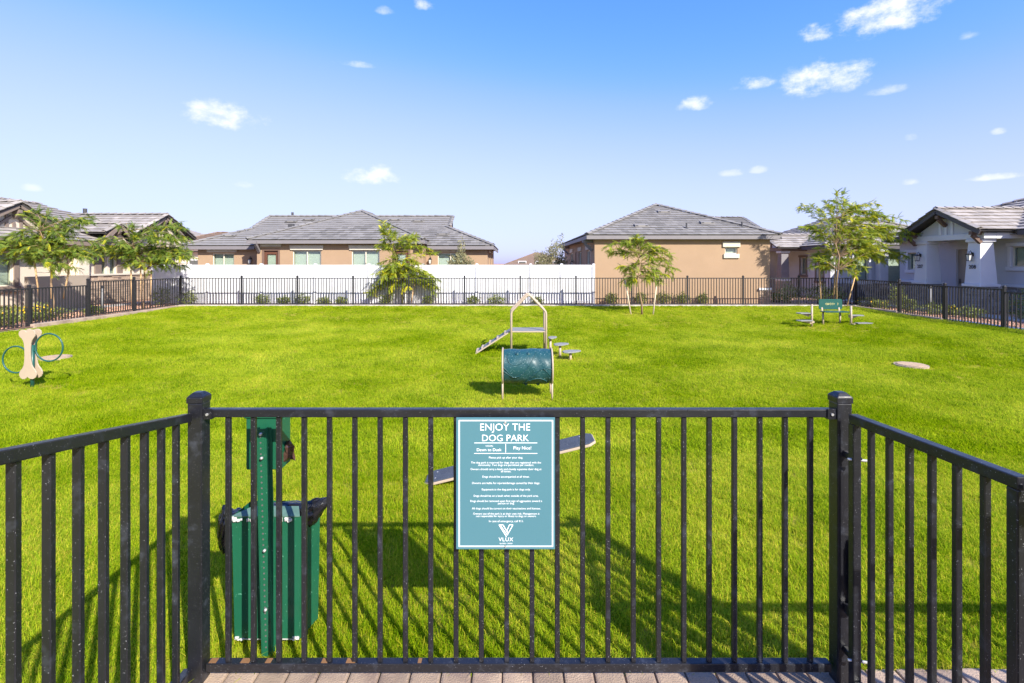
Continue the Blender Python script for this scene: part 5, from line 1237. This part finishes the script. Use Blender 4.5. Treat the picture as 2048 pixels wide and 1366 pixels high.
def shrub(label, x, y, w, h, n=420, m='leaf_bush', size=.05, seed=0, group='shrubs', name='shrub', flowers=0, upright=.3):
    n = int(n * 1.9); size *= 1.2; w *= random.uniform(.8, 1.2); h *= random.uniform(.75, 1.15)
    rr = np.random.RandomState(seed); gz_ = -.02
    t = thing(name, (x, y, gz_), label, 'shrub', group)
    mb = MB(); r2 = random.Random(seed)
    for k in range(9):
        a = r2.uniform(0, 6.28); e = r2.uniform(.4, 1.0); q = Vector((x + math.cos(a) * w / 2 * r2.uniform(.2, .9), y + math.sin(a) * w / 2 * r2.uniform(.2, .9), gz_ + h * e))
        mb.tube([(x + math.cos(a) * .03, y + math.sin(a) * .03, gz_ - .05), Vector((x, y, gz_)).lerp(q, .5) + V(0, 0, h * .1), q], [.006, .004, .002], 4)
    mb.build('stems', 'bark_green', t)
    d = rr.normal(size=(n, 3)); d /= np.linalg.norm(d, axis=1)[:, None]; rad = rr.uniform(.25, 1, n) ** .45
    lump = .95 + .38 * np.sin(d[:, 0] * 5 + seed) * np.cos(d[:, 1] * 4 + seed * 2) + .12 * np.sin(d[:, 2] * 9 + seed)
    c = d * (rad * lump)[:, None] * np.array([w / 2, w / 2, h / 2]) + np.array([x, y, gz_ + h * .52])
    c[:, 2] = np.maximum(c[:, 2], gz_ + .02)
    ax = d * .7 + rr.normal(size=(n, 3)) * .6; ax[:, 2] += upright; ax /= np.linalg.norm(ax, axis=1)[:, None]
    b = np.cross(ax, rr.normal(size=(n, 3))); b /= np.linalg.norm(b, axis=1)[:, None]
    s = size * rr.uniform(.6, 1.3, n)[:, None]
    vs = np.stack([c, c + ax * s * .5 + b * s * .28, c + ax * s, c + ax * s * .5 - b * s * .28], 1).reshape(-1, 3)
    inst('foliage', quads_mesh('foliage', vs, 4, rr.uniform(0.05, .95, n) , m), t, Matrix.Identity(4))
    if flowers:
        k = flowers; dd = rr.normal(size=(k, 3)); dd[:, 2] = np.abs(dd[:, 2]); dd /= np.linalg.norm(dd, axis=1)[:, None]
        c = dd * np.array([w / 2, w / 2, h / 2]) * 1.02 + np.array([x, y, gz_ + h * .52]); s = .035
        e1 = np.cross(dd, [0.3, .5, .8]); e1 /= np.linalg.norm(e1, axis=1)[:, None]; e2 = np.cross(dd, e1)
        vs = np.stack([c - e1 * s, c - e2 * s, c + e1 * s, c + e2 * s], 1).reshape(-1, 3); inst('flowers', quads_mesh('flowers', vs, 4, rr.uniform(0, 1, k), 'flower'), t, Matrix.Identity(4))
    return t
ORD = ['first', 'second', 'third', 'fourth', 'fifth', 'sixth', 'seventh', 'eighth', 'ninth', 'tenth', 'eleventh', 'twelfth', 'thirteenth']
row = [(323, .85, .75), (376, .75, .62), (524, .62, .45), (569, .72, .52), (605, .6, .45), (649, .6, .44), (683, .5, .44), (772, .55, .45), (856, .5, .45), (946, .66, .42), (993, .72, .5), (1075, .66, .45)]
for i, (px, w, h) in enumerate(row):
    shrub('low green shrub at the foot of the white fence, %s from the left' % ORD[i], (px - 1024) * .02235, 22.3, w, h, 420, seed=20 + i, group='shrubs along the white fence')
for i, (px, w, h) in enumerate(((1224, .62, .6), (1283, .5, .5), (1327, .62, .58), (1367, .52, .46), (1408, .58, .55))):
    shrub('low green shrub against the tan side wall, %s from the left' % ORD[i], (px - 1024) * .0226, 22.7, w, h, 420, seed=40 + i, group='shrubs along the tan side wall')
for i, (px, Y, w, h, lb, m) in enumerate(((1556, 24.2, .9, .5, 'small bright shrub just past the corner of the tan side wall', 'leaf_bush'), (1578, 23.2, 1.0, .85, 'dark rounded shrub behind the far fence, left of the right tree', 'leaf_bush'), (1640, 22.8, 1.1, .95, 'loose yellow green shrub behind the green bench', 'leaf_bush'), (1668, 23.4, .9, .9, 'pale shrub directly behind the right tree stakes', 'leaf_bush'))):
    shrub(lb, (px - 1024) * Y / 1000, Y, w, h, 560, m, .06, seed=60 + i, group='shrubs behind the right tree')
for i, (px, Y, w, h, lb, fl) in enumerate(((1735, 21.8, 1.1, .4, 'low yellow flowering shrub behind the first right fence panel', 26), (1760, 20.6, .8, .4, 'low green shrub by the first post of the right fence', 8), (1815, 19.3, .5, .6, 'thin upright shrub behind the second right fence panel', 0),
        (1868, 18.4, .9, .42, 'spreading shrub before the left porch column', 0), (1940, 17.1, .9, .4, 'spreading shrub before the right porch column', 0), (2040, 16.6, .7, .8, 'green shrub under the window of the grey house', 0), (1905, 18.0, .3, .3, 'small orange flowered plant beside the porch steps', 14), (1795, 20.6, .6, 1.0, 'dark shrub against the grey house left of the porch', 0))):
    shrub(lb, (px - 1024) * Y / 1000, Y, w, h, 420, seed=70 + i, group='shrubs by the grey house', flowers=fl)
for i, (px, Y, w, h, fl, lb) in enumerate(((8, 16.4, 1.1, .62, 60, 'yellow flowering shrub at the left picture edge behind the fence'), (40, 16.0, 1.0, .55, 40, 'yellow flowering shrub left of the first full fence post'), (75, 16.2, 1.1, .55, 45, 'yellow flowering shrub under the patio wall tree'), (100, 16.8, .9, .45, 10, 'straggly green shrub right of the yellow flowers'), (8, 14.6, .7, .5, 0, 'grey green shrub close behind the left fence'), (186, 18.2, .5, .4, 0, 'small thin shrub behind the second left fence panel'))):
    shrub(lb, (px - 1024) * Y / 1000, Y, w, h, 520, seed=90 + i, group='shrubs by the cream house', flowers=fl)
for px, Y, w, h, lb in ((922, 24.0, 1.2, 2.25, 'tall grey green desert shrub in front of the tan house right wing'), (1112, 28.5, 1.7, 3.25, 'tall grey green desert shrub beside the left wall of the right tan house'), (1082, 40, 1.6, 2.6, 'far grey shrub against the brown roof')):
    shrub(lb, (px - 1024) * Y / 1000, Y, w, h, 2600, 'leaf_grey', .075, seed=int(px), group='tall grey shrubs', upright=.9)
# low path lights (grey bollards) seen through the side fences
for px, Y, lb in ((205, 18.7, 'slim grey bollard light behind the left fence'), (1860, 18.6, 'slim grey bollard light behind the right fence')):
    x = (px - 1024) * Y / 1000; t = thing('bollard_light', (x, Y, 0), lb, 'bollard')
    MB().tube([(x, Y, -.05), (x, Y, .93)], .055, 14).build('shaft', 'bollard_grey', t, smooth=True); MB().tube([(x, Y, .931), (x, Y, 1.0), (x, Y, 1.03)], [.062, .062, .03], 14).build('head', 'vent', t, smooth=True)
